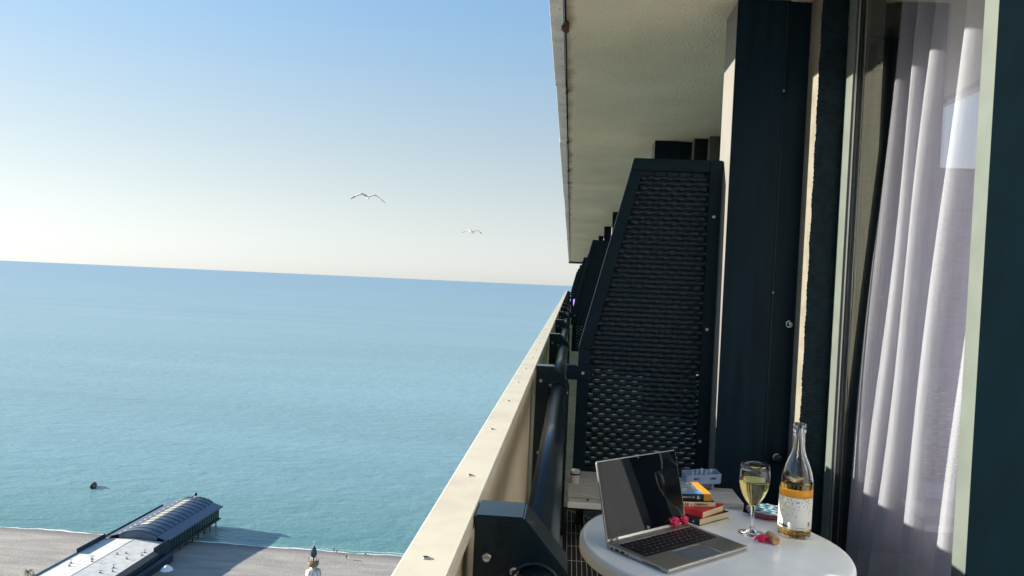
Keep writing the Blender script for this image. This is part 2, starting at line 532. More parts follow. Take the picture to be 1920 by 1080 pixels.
def clothes_mat(name, top, bottom):
    """skin, top and trousers split by the figure's own height"""
    m = mat(name, top, 0.8)
    nt = m.node_tree
    b = nt.nodes['Principled BSDF']
    tc = N(nt, 'ShaderNodeTexCoord')
    sx = N(nt, 'ShaderNodeSeparateXYZ')
    nt.links.new(tc.outputs['Object'], sx.inputs[0])
    dv = N(nt, 'ShaderNodeMath', operation='DIVIDE')
    dv.inputs[1].default_value = 1.8
    nt.links.new(sx.outputs[2], dv.inputs[0])
    cr = N(nt, 'ShaderNodeValToRGB')
    cr.color_ramp.interpolation = 'CONSTANT'
    e = cr.color_ramp.elements
    e[0].position, e[0].color = 0, (*bottom, 1)
    e[1].position, e[1].color = 0.52, (*top, 1)
    q = e.new(0.83)
    q.color = (0.42, 0.25, 0.17, 1)
    q = e.new(0.955)
    q.color = (0.02, 0.015, 0.01, 1)
    nt.links.new(dv.outputs[0], cr.inputs[0])
    nt.links.new(cr.outputs[0], b.inputs['Base Color'])
    return m


M['soffit'] = soffit_mat()
M['sea'] = sea_mat()
M['beach'] = beach_mat()
M['cover'] = cover_mat()
M['label'] = label_mat()


# ---------------------------------------------------------------- mesh helpers
class MB:
    def __init__(s):
        s.v, s.f, s.m, s.sm = [], [], [], []

    def face(s, idx, mi=0, smooth=False):
        s.f.append(tuple(idx))
        s.m.append(mi)
        s.sm.append(smooth)

    def box(s, x0, y0, z0, x1, y1, z1, mi=0, bev=0.0):
        if bev:
            return s.bevbox(x0, y0, z0, x1, y1, z1, bev, mi)
        n = len(s.v)
        s.v += [(x0, y0, z0), (x1, y0, z0), (x1, y1, z0), (x0, y1, z0), (x0, y0, z1), (x1, y0, z1), (x1, y1, z1), (x0, y1, z1)]
        for q in ((0, 3, 2, 1), (4, 5, 6, 7), (0, 1, 5, 4), (1, 2, 6, 5), (2, 3, 7, 6), (3, 0, 4, 7)):
            s.face([n + i for i in q], mi)
        return s

    def bevbox(s, x0, y0, z0, x1, y1, z1, b, mi=0):
        bm = bmesh.new()
        bmesh.ops.create_cube(bm, size=1)
        for v in bm.verts:
            v.co = Vector(((x0 + x1) / 2 + v.co.x * (x1 - x0), (y0 + y1) / 2 + v.co.y * (y1 - y0), (z0 + z1) / 2 + v.co.z * (z1 - z0)))
        bmesh.ops.bevel(bm, geom=bm.edges[:], offset=b, segments=2, affect='EDGES', profile=0.6)
        s.addbm(bm, mi)
        bm.free()
        return s

    def addbm(s, bm, mi=0, smooth=False):
        n = len(s.v)
        bm.verts.index_update()
        s.v += [tuple(v.co) for v in bm.verts]
        for f in bm.faces:
            s.face([n + v.index for v in f.verts], mi, smooth)

    def prism(s, poly, a0, a1, axis='Y', mi=0, bev=0.0):
        """poly: 2-D points; extruded along an axis. Y: (x,z); Z: (x,y); X: (y,z)"""
        def P(p, a):
            return {'Y': (p[0], a, p[1]), 'Z': (p[0], p[1], a), 'X': (a, p[0], p[1])}[axis]
        if bev:
            bm = bmesh.new()
            A = [bm.verts.new(P(p, a0)) for p in poly]
            B = [bm.verts.new(P(p, a1)) for p in poly]
            k = len(poly)
            bm.faces.new(A)
            bm.faces.new(B[::-1])
            for i in range(k):
                bm.faces.new((A[i], B[i], B[(i + 1) % k], A[(i + 1) % k]))
            bmesh.ops.recalc_face_normals(bm, faces=bm.faces[:])
            bmesh.ops.bevel(bm, geom=bm.edges[:], offset=bev, segments=2, affect='EDGES')
            s.addbm(bm, mi)
            bm.free()
            return s
        n = len(s.v)
        k = len(poly)
        s.v += [P(p, a0) for p in poly] + [P(p, a1) for p in poly]
        s.face([n + i for i in range(k)], mi)
        s.face([n + k + i for i in range(k)][::-1], mi)
        for i in range(k):
            j = (i + 1) % k
            s.face([n + i, n + k + i, n + k + j, n + j], mi)
        return s

    def lathe(s, prof, n=24, c=(0, 0, 0), mi=0, smooth=True, cap=True):
        b = len(s.v)
        for r, z in prof:
            for i in range(n):
                a = 2 * math.pi * i / n
                s.v.append((c[0] + r * math.cos(a), c[1] + r * math.sin(a), c[2] + z))
        for j in range(len(prof) - 1):
            for i in range(n):
                k = (i + 1) % n
                s.face([b + j * n + i, b + j * n + k, b + (j + 1) * n + k, b + (j + 1) * n + i], mi, smooth)
        if cap:
            s.face([b + i for i in range(n)][::-1], mi)
            s.face([b + (len(prof) - 1) * n + i for i in range(n)], mi)
        return s

    def tube(s, pts, r, n=10, mi=0, cap=True):
        pts = [Vector(p) for p in pts]
        rr = r if isinstance(r, (list, tuple)) else [r] * len(pts)
        b = len(s.v)
        for i, p in enumerate(pts):
            d = (pts[min(i + 1, len(pts) - 1)] - pts[max(i - 1, 0)]).normalized()
            u = d.cross(Vector((0, 0, 1)))
            if u.length < 1e-3:
                u = d.cross(Vector((1, 0, 0)))
            u.normalize()
            w = d.cross(u)
            for k in range(n):
                a = 2 * math.pi * k / n
                q = p + (u * math.cos(a) + w * math.sin(a)) * rr[i]
                s.v.append(tuple(q))
        for j in range(len(pts) - 1):
            for i in range(n):
                k = (i + 1) % n
                s.face([b + j * n + i, b + (j + 1) * n + i, b + (j + 1) * n + k, b + j * n + k], mi, True)
        if cap:
            s.face([b + i for i in range(n)], mi)
            s.face([b + (len(pts) - 1) * n + i for i in range(n)][::-1], mi)
        return s

    def grid(s, rows, mi=0, smooth=True):
        """rows: list of equally long lists of points"""
        b = len(s.v)
        w = len(rows[0])
        for r in rows:
            s.v += [tuple(p) for p in r]
        for j in range(len(rows) - 1):
            for i in range(w - 1):
                s.face([b + j * w + i, b + j * w + i + 1, b + (j + 1) * w + i + 1, b + (j + 1) * w + i], mi, smooth)
        return s

    def mesh(s, name, mats):
        me = bpy.data.meshes.new(name)
        me.from_pydata(s.v, [], s.f)
        for m in (mats if isinstance(mats, (list, tuple)) else [mats]):
            me.materials.append(m)
        me.polygons.foreach_set('material_index', s.m)
        me.polygons.foreach_set('use_smooth', s.sm)
        me.update()
        bm = bmesh.new()
        bm.from_mesh(me)
        bmesh.ops.recalc_face_normals(bm, faces=bm.faces[:])
        bm.to_mesh(me)
        bm.free()
        return me

    def build(s, name, mats, parent=None, loc=(0, 0, 0), rot=(0, 0, 0), world=True):
        o = bpy.data.objects.new(name, s.mesh(name, mats))
        return link(o, parent, loc, rot, world)


def link(o, parent=None, loc=(0, 0, 0), rot=(0, 0, 0), world=True):
    """world=True: the mesh was written in scene coordinates; else in its parent's"""
    COL.objects.link(o)
    o.location = loc
    o.rotation_euler = rot
    if parent is not None:
        o.parent = parent
        if world:
            p, t = parent, Matrix()
            while p is not None:
                t = p.matrix_parent_inverse.inverted() @ Matrix.Identity(4) if False else t
                p = p.parent
            root = parent
            chain = []
            while root is not None:
                chain.append(root)
                root = root.parent
            w = Matrix()
            for q in reversed(chain):
                w = w @ (q.matrix_parent_inverse @ Matrix.LocRotScale(q.location, q.rotation_euler, q.scale))
            o.matrix_parent_inverse = w.inverted()
    return o


def share(name, me, parent=None, loc=(0, 0, 0), rot=(0, 0, 0), world=True):
    return link(bpy.data.objects.new(name, me), parent, loc, rot, world)


def tag(o, label=None, cat=None, group=None, kind=None):
    for k, v in (('label', label), ('category', cat), ('group', group), ('kind', kind)):
        if v:
            o[k] = v
    return o


def thing(name, label, cat, loc=(0, 0, 0), rz=0.0, group=None):
    o = bpy.data.objects.new(name, None)
    COL.objects.link(o)
    o.empty_display_size = 0.1
    o.location = loc
    o.rotation_euler = (0, 0, rz)
    return tag(o, label, cat, group)


def kids(o):
    return [c for c in bpy.data.objects if c.parent == o]


def copy_tree(o, parent=None):
    c = o.copy()
    COL.objects.link(c)
    if parent is not None:
        c.parent = parent
    for ch in list(o.children):
        copy_tree(ch, c)
    return c


def text_mesh(body, size, extrude=0.0003, shear=0.0, bold=0.0):
    cu = bpy.data.curves.new('lettering', 'FONT')
    cu.body = body
    cu.size = size
    cu.extrude = extrude
    cu.shear = shear
    cu.offset = bold
    cu.align_x = 'LEFT'
    cu.resolution_u = 3
    t = bpy.data.objects.new('lettering', cu)
    COL.objects.link(t)
    dg = bpy.context.evaluated_depsgraph_get()
    me = bpy.data.meshes.new_from_object(t.evaluated_get(dg))
    bpy.data.objects.remove(t)
    bpy.data.curves.remove(cu)
    return me


# ---------------------------------------------------------------- the setting: sea, beach, balcony shell
SEA_Z = -100.0
rows = []
ys = [262, 300, 400, 700, 1500, 4000, 12000, 37000]
for y in ys:
    rows.append([(x, y, SEA_Z) for x in (-42000, -6000, -1200, -300, 0, 300, 1200, 6000, 42000)])
sea = MB().grid(rows, smooth=False).build('sea', M['sea'])
tag(sea, 'calm turquoise sea turning blue towards the horizon', kind='structure')

rows = []
for y, z in ((-60, -97.5), (120, -98.0), (200, -98.3), (235, -98.9), (252, -99.3), (262, -99.65), (267, -99.93), (272, -100.35)):
    row = []
    for i in range(0, 121):
        x = -1200 + i * 20
        j = (math.sin(x * 0.021) * 0.8 + math.sin(x * 0.006 + 1) * 1.2)
        row.append((x, y + j + (x + 120) * 0.0, z))
    rows.append(row)
beach = MB().grid(rows).build('beach', M['beach'])
tag(beach, 'grey pebble beach along the waterline', kind='structure')


def shore(x):
    return 268.1 + math.sin(x * 0.021) * 0.8 + math.sin(x * 0.006 + 1) * 1.2


mb = MB()
for base, wid, amp in ((0.0, 1.0, 0.5), (2.2, 0.35, 0.35)):
    a, b2 = [], []
    for i in range(0, 900):
        x = -400 + i * 0.6
        w = wid * (0.45 + 0.55 * abs(math.sin(x * 0.11 + base) * math.sin(x * 0.043 + 2 * base))) + random.uniform(-0.12, 0.12)
        c = shore(x) + base + amp * math.sin(x * 0.19 + base * 3) + 0.25 * math.sin(x * 0.7)
        if base and math.sin(x * 0.05 + 1.3) * math.sin(x * 0.017) < 0.1:
            w = 0.02
        zz = -99.985 + 0.004 * (base > 0)
        a.append((x, c - w / 2, zz + 0.012))
        b2.append((x, c + w / 2, zz + 0.012))
    mb.grid([a, b2])
foam = mb.build('surf', M['foam'])
tag(foam, 'white foam where small waves meet the beach', kind='stuff')

# balcony shell ---------------------------------------------------
FZ = -0.10
tag(MB().box(-0.21, -4.2, FZ - 0.22, 1.21, 47, FZ).build('balcony_floor', M['floor']), 'grey balcony floor slab', kind='structure')

# ceiling with a finely divided, slightly uneven underside
rows = []
yy = [-4.2 + i * 0.1 for i in range(0, 120)] + [8 + i * 1.0 for i in range(0, 40)]
for y in yy:
    rows.append([(x, y, 2.53 + 0.0025 * math.sin(y * 9 + x * 7) + 0.002 * math.sin(y * 23 - x * 17)) for x in [-0.085 + i * 0.09 for i in range(0, 22)]])
mb = MB().grid(rows)
mb.box(-0.085, -4.2, 2.545, 1.80, 47, 2.72)
tag(mb.build('balcony_ceiling', M['soffit']), 'cream stucco underside of the balcony above', kind='structure')
tag(MB().box(-0.17, 46.95, 2.40, 1.3, 47.15, 2.60).build('ceiling_end_beam', M['green_trim']), 'dark green beam closing the far end of the ceiling', kind='structure')

# fascia strip along the ceiling edge: metal lengths with rivets and rust
fas = thing('ceiling_edge_trim', 'long pale riveted metal strip edging the ceiling, rust showing along its inner side', 'metal trim', (-0.13, 0, 2.53))
seams = [-4.2, -1.8, 0.6, 3.0, 5.4, 7.5, 9.9, 12.3, 14.7, 17.1, 19.5, 21.9, 24.3, 26.7, 29.1, 31.5, 33.9, 36.3, 38.7, 41.1, 43.5, 46.9]
for i in range(len(seams) - 1):
    d = random.uniform(-0.004, 0.004)
    MB().box(-0.168 + d, seams[i] + 0.004, 2.518 + random.uniform(-0.003, 0.003), -0.099 + d, seams[i + 1] - 0.004, 2.60, bev=0.003).build('trim_panel', M['fascia'], fas)
mb = MB()
y = 2.5
while y < 20:
    for dx in (-0.118, -0.150):
        mb.lathe([(0.0045, 0), (0.003, -0.003)], 6, (dx, y + random.uniform(-.01, .01), 2.5165))
    y += 0.17
tag(mb.build('rivet', M['screw'], fas), kind='stuff')
tag(MB().box(-0.097, -4.2, 2.548, -0.087, 46.9, 2.60).build('gap_strip', M['rust'], fas))
for yr, sc in ((3.22, .017), (3.32, .024), (4.15, .03), (5.55, .014), (7.5, .016), (9.4, .02), (10.5, .016), (3.6, .012), (6.4, .012)):
    bm = bmesh.new()
    bmesh.ops.create_icosphere(bm, subdivisions=2, radius=1)
    for v in bm.verts:
        k = 1 + random.uniform(-0.3, 0.3)
        v.co = Vector((-0.090 + v.co.x * sc * 0.75 * k, yr + v.co.y * sc * 2.4 * k, 2.519 + v.co.z * 0.016 * k))
    mb = MB()
    mb.addbm(bm, 0, True)
    bm.free()
    mb.build('rust_patch', M['rust'], fas)

# ---------------------------------------------------------------- facade
P = 3.585
COLX, PIERX, WINX = 0.742, 1.087, 1.205
col_label = {0: 'nearest dark navy column beside the woven screen, its sunlit edge pale', 1: 'second navy column seen over the top of the woven screen'}
hk = None
for k in range(-1, 12):
    y0 = 3.74 + k * P
    lab = col_label.get(k, 'one of the farther navy columns hidden along the facade')
    t = thing('column', lab, 'column', ((COLX + PIERX) / 2, y0 + 0.14, FZ), group=None if k in (0, 1) else 'farther facade columns')
    # dark front leaf, pale seaward side, dark recess next to the pier
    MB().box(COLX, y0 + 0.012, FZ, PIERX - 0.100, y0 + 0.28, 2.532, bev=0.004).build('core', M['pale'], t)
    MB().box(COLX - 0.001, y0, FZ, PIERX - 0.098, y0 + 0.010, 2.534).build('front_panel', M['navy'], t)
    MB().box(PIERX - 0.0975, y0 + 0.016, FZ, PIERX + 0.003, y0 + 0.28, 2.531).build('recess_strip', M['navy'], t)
    if k in (0, 1):
        MB().box(PIERX - 0.115, y0 - 0.004, FZ, PIERX - 0.110, y0 - 0.0005, 2.53).build('seam_strip', M['navy_metal'], t)
        for z in (0.25, 1.132, 2.1):
            MB().lathe([(0.006, 0), (0.005, 0.002), (0.002, 0.003)], 8).build('screw', M['screw'], t, (PIERX - 0.1125, y0 - 0.0042, z), (math.pi / 2, 0, 0))

# stucco piers between column and window: dark painted front, bare cream seaward side
for k in range(-1, 12):
    y0 = 3.585 + k * P
    lab = 'narrow rough stucco pier between nearest navy column and window, cream side lit' if k == 0 else 'one of the farther stucco piers, mostly hidden behind the navy columns'
    t = thing('pier', lab, 'pier', (1.2, y0 + .2, FZ), group=None if k == 0 else 'other stucco piers')
    mb = MB()
    nz = 600 if k == 0 else 2
    rows = []
    for j in range(nz + 1):
        z = FZ + (2.53 - FZ) * j / nz
        row = []
        for i in range(9):
            x = PIERX + (WINX + 0.003 - PIERX) * i / 8
            jit = random.uniform(-.0022, .0022) if k == 0 else 0
            row.append((x + (random.uniform(-.002, .002) + 0.0015 * math.sin(z * 31) if i == 0 and k == 0 else 0), y0 + jit, z))
        rows.append(row)
    mb.grid(rows)
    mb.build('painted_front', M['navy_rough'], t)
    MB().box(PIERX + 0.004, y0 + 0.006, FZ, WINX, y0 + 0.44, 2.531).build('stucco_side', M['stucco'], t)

# windows -----------------------------------------------------------


def wave_curtain(y0, y1, ztop, zbot, folds, xt, xb, drift, amp, seed):
    rnd = random.Random(seed)
    rows = []
    nu = folds * 14
    ph = [rnd.uniform(-0.5, 0.5) for _ in range(8)]
    for j in range(31):
        v = j / 30
        z = ztop + (zbot - ztop) * v
        row = []
        for i in range(nu + 1):
            u = i / nu
            w = u * folds + 0.16 * math.sin(u * folds * 2.1 + ph[0]) + 0.10 * math.sin(u * folds * 0.9 + ph[1] + 1.2 * v)
            A = amp * (0.75 + 0.35 * math.sin(u * folds * 1.3 + ph[2])) * (0.8 + 0.25 * v)
            c = math.cos(2 * math.pi * w)
            s_ = math.sin(2 * math.pi * w)
            x = xt + (xb - xt) * v - A * (0.82 * c + 0.18 * math.cos(4 * math.pi * w + 0.6))
            y = y0 + (y1 - y0) * u + drift * v + 0.35 * A * s_ + 0.01 * math.sin(5 * v + u * 9)
            row.append((x, y, z))
        rows.append(row)
    return MB().grid(rows)


win = thing('sliding_window', 'tall balcony window with pale frame reflecting sky and screen, behind the wine bottle', 'window', (1.28, 2.9, FZ))
MB().box(WINX, 3.487, FZ, 1.240, 3.575, 2.53, bev=0.003).build('jamb', M['white_frame'], win)
MB().box(1.216, 3.473, FZ, 1.220, 3.486, 2.53).build('weather_strip', M['black'], win)
MB().box(1.210, 3.462, FZ, 1.215, 3.469, 2.53).build('weather_strip', M['steel'], win)
MB().box(1.221, 3.477, FZ, 1.240, 3.486, 2.53).build('inner_stile', M['navy_metal'], win)
MB().box(1.228, 2.40, FZ + 0.05, 1.234, 3.476, 2.50).build('glass_pane', M['pane'], win)
MB().box(WINX, 2.315, FZ, 1.28, 2.405, 2.53, bev=0.003).build('jamb', M['white_frame'], win)
MB().box(1.210, 2.406, FZ - 0.02, 1.28, 3.451, FZ + 0.049).build('sill', M['navy_metal'], win)
MB().box(1.210, 2.406, 2.501, 1.28, 3.451, 2.53).build('head_rail', M['navy_metal'], win)
MB().box(1.198, 2.180, FZ, 1.30, 2.313, 2.53, bev=0.004).build('dark_stile', M['stile'], win)
MB().box(1.178, 1.90, FZ, 1.30, 2.168, 2.53, bev=0.004).build('dark_stile', M['stile'], win)


def fold_curtain(top, bot, ztop, zbot, xt, xb, amp, seed):
    """folds hung at given places (nearest first): top and bottom positions of each crest along Y"""
    rnd = random.Random(seed)
    nf = len(top)
    va = [rnd.uniform(0.8, 1.15) for _ in range(nf + 1)]
    rows = []
    per = 30
    for j in range(41):
        v = j / 40
        z = ztop + (zbot - ztop) * v
        row = []
        for i in range((nf - 1) * per + int(per * 0.42) + 1):
            w = i / per
            k = min(int(w), nf - 2)
            q = w - k
            vv = v ** 0.9
            a = top[k] + (top[k + 1] - top[k]) * q
            b_ = bot[k] + (bot[k + 1] - bot[k]) * q
            y = a + (b_ - a) * vv
            c = math.tanh(3.0 * math.cos(2 * math.pi * w) - 1.0) / 0.96
            A = amp * (va[k] * (1 - min(q, 1)) + va[min(k + 1, nf)] * min(q, 1)) * (0.9 + 0.2 * v)
            x = xt + (xb - xt) * vv - A * c
            x += 0.004 * math.sin(2 * math.pi * w * 3.1 + 4 * v + seed) + 0.006 * math.sin(9 * v + w * 2)
            y += 0.006 * math.sin(7 * v + 1.7 * w)
            row.append((x, y, z))
        rows.append(row)
    return MB().grid(rows)


cur = tag(fold_curtain([2.03, 2.27, 2.51, 2.749, 2.995, 3.205, 3.400], [2.14, 2.39, 2.65, 2.916, 3.141, 3.310, 3.480], 2.50, -0.30, 1.455, 1.378, 0.120, 3).build('curtain', M['curtain']),
          'lavender curtain hanging in deep leaning folds behind the tall window', 'curtain')
rows = []
for z, ya in ((2.5, 3.27), (1.75, 3.255), (1.13, 3.37), (0.7, 3.44), (0.40, 3.485)):
    rows.append([(1.246 + 0.003 * math.sin(q * 2.1), ya + (3.64 - ya) * q / 12, z) for q in range(13)])
o = MB().grid(rows).build('net_panel', M['sheer'])
tag(o, 'flat taupe net panel at the far edge of the lavender curtain', 'net curtain')

# second pane on the near side, beside the camera
w2 = thing('sliding_window', 'second balcony window right beside the camera', 'window', (1.23, 0.7, FZ))
MB().box(1.178, -0.2, FZ, 1.30, -0.08, 2.53).build('dark_stile', M['stile'], w2)
MB().box(1.212, -0.08, FZ + .05, 1.218, 1.90, 2.50).build('glass_pane', M['pane'], w2)
MB().box(1.19, -0.08, FZ - .02, 1.29, 1.899, FZ + 0.049).build('sill', M['navy_metal'], w2)
MB().box(1.19, -0.08, 2.501, 1.29, 1.899, 2.53).build('head_rail', M['navy_metal'], w2)
tag(wave_curtain(-0.2, 1.97, 2.50, -0.28, 11, 1.42, 1.36, 0.0, 0.04, 9).build('curtain', M['curtain']),
    'lavender curtain behind the near window, beside the camera', 'curtain')

# room behind the windows and the rest of the facade
mb = MB()
mb.box(4.0, -0.6, -0.34, 4.1, 4.3, 2.6)
mb.box(1.31, -0.7, -0.34, 4.0, -0.6, 2.6)
mb.box(1.31, 4.25, -0.34, 4.0, 4.35, 2.6)
mb.box(1.215, -0.6, -0.40, 4.0, 4.25, -0.33)
mb.box(1.81, -0.6, 2.54, 4.0, 4.25, 2.6)
tag(mb.build('room_walls', M['room']), 'dim hotel room behind the windows', kind='structure')
mb = MB()
mb.box(1.40, 4.36, FZ, 1.80, 47, 2.53)
tag(MB().box(1.19, -4.2, FZ, 1.50, -0.21, 2.53).build('bounce_wall', M['bounce_wall']), 'unseen cream wall added behind the camera to bounce sunlight', kind='structure')  # unseen wall, added as a bounce surface for the ceiling and table
tag(mb.build('facade_wall', M['navy']), 'dark navy facade wall behind the farther balconies', kind='structure')
for k in range(1, 12):
    y0 = 4.06 + (k - 1) * P
    t = thing('balcony_window', 'one of the farther balcony windows along the navy facade', 'window', (1.27, y0 + 1.6, FZ), group='farther balcony windows')
    MB().box(WINX, y0 + 0.02, FZ, 1.38, y0 + 0.11, 2.53).build('jamb', M['white_frame'], t)
    MB().box(WINX, y0 + 2.98, FZ, 1.38, y0 + 3.08, 2.53).build('jamb', M['white_frame'], t)
    MB().box(1.29, y0 + 0.11, FZ, 1.298, y0 + 2.98, 2.53).build('glass_pane', M['pier_glass'], t)

# tower under the balcony (seen only from beside it)
tag(MB().box(-0.19, -4.2, -98, 14, 47, FZ - 0.23).build('lower_storeys', M['concrete']), 'lower storeys of the hotel tower', kind='structure')

# ---------------------------------------------------------------- parapet
par = thing('balcony_parapet', 'cream balcony parapet with screwed coping running to the horizon', 'parapet', (-0.18, 0, FZ))
TOP = 0.724
Y_END = 47.0
ysegs = [-4.2, 9.0, 21.0, 33.0, Y_END]
for i in range(4):
    g = 0.0015
    mb = MB()
    mb.box(-0.225, ysegs[i] + g, TOP - 0.030, -0.148, ysegs[i + 1] - g, TOP, bev=0.003)
    mb.build('coping', M['cream_top'], par)
k = -2
while 3.0 + (k + 1) * 1.195 < Y_END:
    a, b_ = 3.0 + k * 1.195, 3.0 + (k + 1) * 1.195
    MB().box(-0.205 + random.uniform(-.001, .001), a + 0.003, FZ - 0.2, -0.166 + random.uniform(-.001, .001), b_ - 0.003, TOP - 0.031, bev=0.002).build('panel', M['cream'], par)
    k += 1
MB().box(-0.201, -1, FZ - 0.18, -0.180, Y_END, TOP - 0.05).build('backing', M['black'], par)
MB().box(-0.1655, 2.13, 0.33, -0.1625, 2.165, 0.375).build('panel_patch', M['fascia'], par)  # thin pale rectangle on the inner face of the panel
scr = MB()
scr.lathe([(0.006, 0), (0.0055, 0.0018), (0.004, 0.0026), (0.0036, 0.0014)], 10)
scr_me = scr.mesh('screw', M['screw'])
for k in range(0, 60):
    y = 1.05 + 0.5 * k + random.uniform(-0.03, 0.03)
    share('screw', scr_me, par, (-0.191 + random.uniform(-.004, .004), y, TOP))

# ---------------------------------------------------------------- handrail with posts
hr = thing('handrail', 'navy tube handrail carried by chamfered posts inside the cream parapet', 'handrail', (-0.04, 0, FZ))
SP = 2.394
poly = [(-0.1455, TOP + 0.001), (-0.061, TOP + 0.001), (0.018, 0.634), (0.018, FZ), (-0.1455, FZ)]
mb = MB().prism(poly, 0, 0.093, 'Y', bev=0.0025)
br_me = mb.mesh('post', M['navy_metal'])
cov = [(-0.099, TOP - 0.004), (-0.0625, TOP - 0.004), (0.0145, 0.632), (0.0145, FZ + .01), (-0.099, FZ + .01)]
cov_me = MB().prism(cov, -0.004, -0.0003, 'Y', bev=0.0012).mesh('cover_plate', M['navy_metal'])
fl = MB()
rows = []
for j in range(33):
    a = 2 * math.pi * j / 32
    rows.append([(-0.038 + r * math.cos(a), y, 0.605 + r * math.sin(a)) for r, y in ((0.0475, -0.004), (0.0465, -0.0075), (0.0435, -0.0085), (0.0415, -0.0075), (0.041, -0.004))])
fl.grid(rows)
fl_me = fl.mesh('flange', M['navy_metal'])
ps = MB()
ps.lathe([(0.0085, 0), (0.0082, 0.0022), (0.0060, 0.0036), (0.0050, 0.0036), (0.0036, 0.0016)], 14)
ps_me = ps.mesh('screw', M['steel'])
for k in range(-1, 19):
    y = 1.29 + k * SP
    b = share('post', br_me, hr, (0, y, 0))
    share('cover_plate', cov_me, b, (0, y, 0))
    share('flange', fl_me, b, (0, y, 0))
    for (sx, sz, off) in ((-0.122, 0.652, 0.0), (-0.073, 0.632, -0.0042), (0.004, 0.600, -0.0042), (-0.118, 0.30, 0)):
        share('screw', ps_me, b, (sx, y + off, sz), (math.pi / 2, 0, 0))
    if k < 18:
        MB().tube([(-0.036, y + 0.0935, 0.608), (-0.036, y + SP - 0.0095, 0.608)], 0.0385, 28).build('rail_tube', M['navy_metal'], hr)

# ---------------------------------------------------------------- woven privacy screens
DY = 3.92


def edge_x(z):
    """left outline of the screen"""
    zk, xk, zt, xt = 0.81, 0.058, 1.782, 0.294
    return xk if z <= zk else xk + (z - zk) / (zt - zk) * (xt - xk)


def make_screen(y, label, group, full=True):
    t = thing('privacy_screen', label, 'screen', (0.41, y, FZ), group=group)
    outer = [(0.055, 0.15), (0.738, 0.15), (0.738, 1.785), (0.294, 1.782), (0.058, 0.81)]
    fw = 0.062
    ht = 0.022
    # frame bars, butted
    MB().prism([(0.738 - fw, 0.15), (0.738, 0.15), (0.738, 1.785), (0.738 - fw, 1.785)], y - ht, y + ht, 'Y', bev=0.003).build('frame_bar', M['navy_frame'], t)
    sl_ = (0.294 - 0.058) / (1.782 - 0.81)
    MB().prism([(0.294, 1.7845), (0.738 - fw - .001, 1.7845), (0.738 - fw - .001, 1.785 - fw), (0.294 - sl_ * fw, 1.785 - fw)], y - ht, y + ht, 'Y', bev=0.003).build('frame_bar', M['navy_frame'], t)
    MB().prism([(0.058, 0.81), (edge_x(1.721), 1.721), (edge_x(1.721) + fw, 1.721), (0.058 + fw, 0.797)], y - ht, y + ht, 'Y', bev=0.003).build('frame_bar', M['navy_frame'], t)
    MB().prism([(0.055, 0.15), (0.055 + fw, 0.15), (0.058 + fw, 0.795), (0.058, 0.808)], y - ht, y + ht, 'Y', bev=0.003).build('frame_bar', M['navy_frame'], t)
    MB().box(0.055 + fw + .001, y - ht, 0.15, 0.738 - fw - .001, y + ht, 0.15 + 0.04, bev=0.003).build('frame_bar', M['navy_frame'], t)
    # flat weave: level strands, pinched where the staggered slits are
    per = 0.032
    pitch = 0.0252
    nrow = int((1.725 - 0.19) / pitch)

    def pinch(x, g):
        c = math.cos(math.pi * ((x - 0.13) / per + g))
        return min(1.0, max(0.0, (c - 0.15) / 0.45))

    mb = MB()
    for r in range(nrow):
        z = 0.19 + (r + 0.5) * pitch
        x0 = edge_x(z) + fw - 0.006
        x1 = 0.738 - fw + 0.006
        n = max(10, int((x1 - x0) / (0.0064 if full else 0.016)))
        wob = random.uniform(0.7, 1.3)
        jit = random.uniform(-.0006, .0006)
        rows = []
        for i in range(n + 1):
            x = x0 + (x1 - x0) * i / n
            c = math.cos(math.pi * ((x - 0.13) / per + r + 0.5))
            yy_ = y - 0.002 - wob * 0.0046 * c
            ht_ = 0.0129 - 0.0034 * pinch(x, r) + jit
            hb_ = 0.0129 - 0.0034 * pinch(x, r + 1) - jit
            rows.append([(x, yy_ + d, z + q) for q, d in ((-hb_, 0.0040), (-hb_ * 0.8, 0.0008), (0.0, 0.0), (ht_ * 0.8, 0.0008), (ht_, 0.0040))])
        if full:
            MB().grid(rows).build('wicker_strand', M['wicker'], t)
        else:
            mb.grid(rows)
    if not full:
        tag(mb.build('wicker_strand', M['wicker'], t), kind='stuff')
    mb = MB()
    for i in range(-1, 9):
        x = 0.13 + (i + 0.25) * 2 * per
        z1 = 1.72
        if x < edge_x(z1) + fw:
            z1 = 0.81 + (x - fw - 0.058) / sl_ if x > 0.058 + fw else 0.82
        mb.tube([(x, y + 0.006, 0.19), (x, y + 0.006, z1)], 0.0025, 6)
    tag(mb.build('rib', M['wicker'], t), kind='stuff')
    MB().prism([(0.09, 0.70), (0.69, 0.70), (0.69, 1.735), (edge_x(1.735) + 0.03, 1.735), (0.09, 0.82)], y + 0.0105, y + 0.0135, 'Y').build('backing', M['backing'], t)  # added sheet, stops sunlit columns showing through the upper slits
    # bracket tab to the handrail, latch screws, foot
    MB().box(0.0, y - 0.030, 0.640, 0.135, y - 0.0225, 0.712, bev=0.002).build('bracket_tab', M['navy_frame'], t)
    MB().box(0.0, y - 0.026, 0.700, 0.050, y + 0.02, 0.715, bev=0.002).build('bracket_tab', M['navy_frame'], t)
    for sx, sy, sz in ((0.085, -0.0305, 0.676), (0.706, -0.0225, 1.50), (0.700, -0.0225, 0.93), (0.694, -0.0225, 0.36)):
        share('screw', ps_me, t, (sx, y + sy, sz), (math.pi / 2, 0, 0))
    MB().box(0.7385, y - 0.006, 0.25, 0.7415, y + 0.006, 1.72).build('fixing_strip', M['steel'], t)
    return t


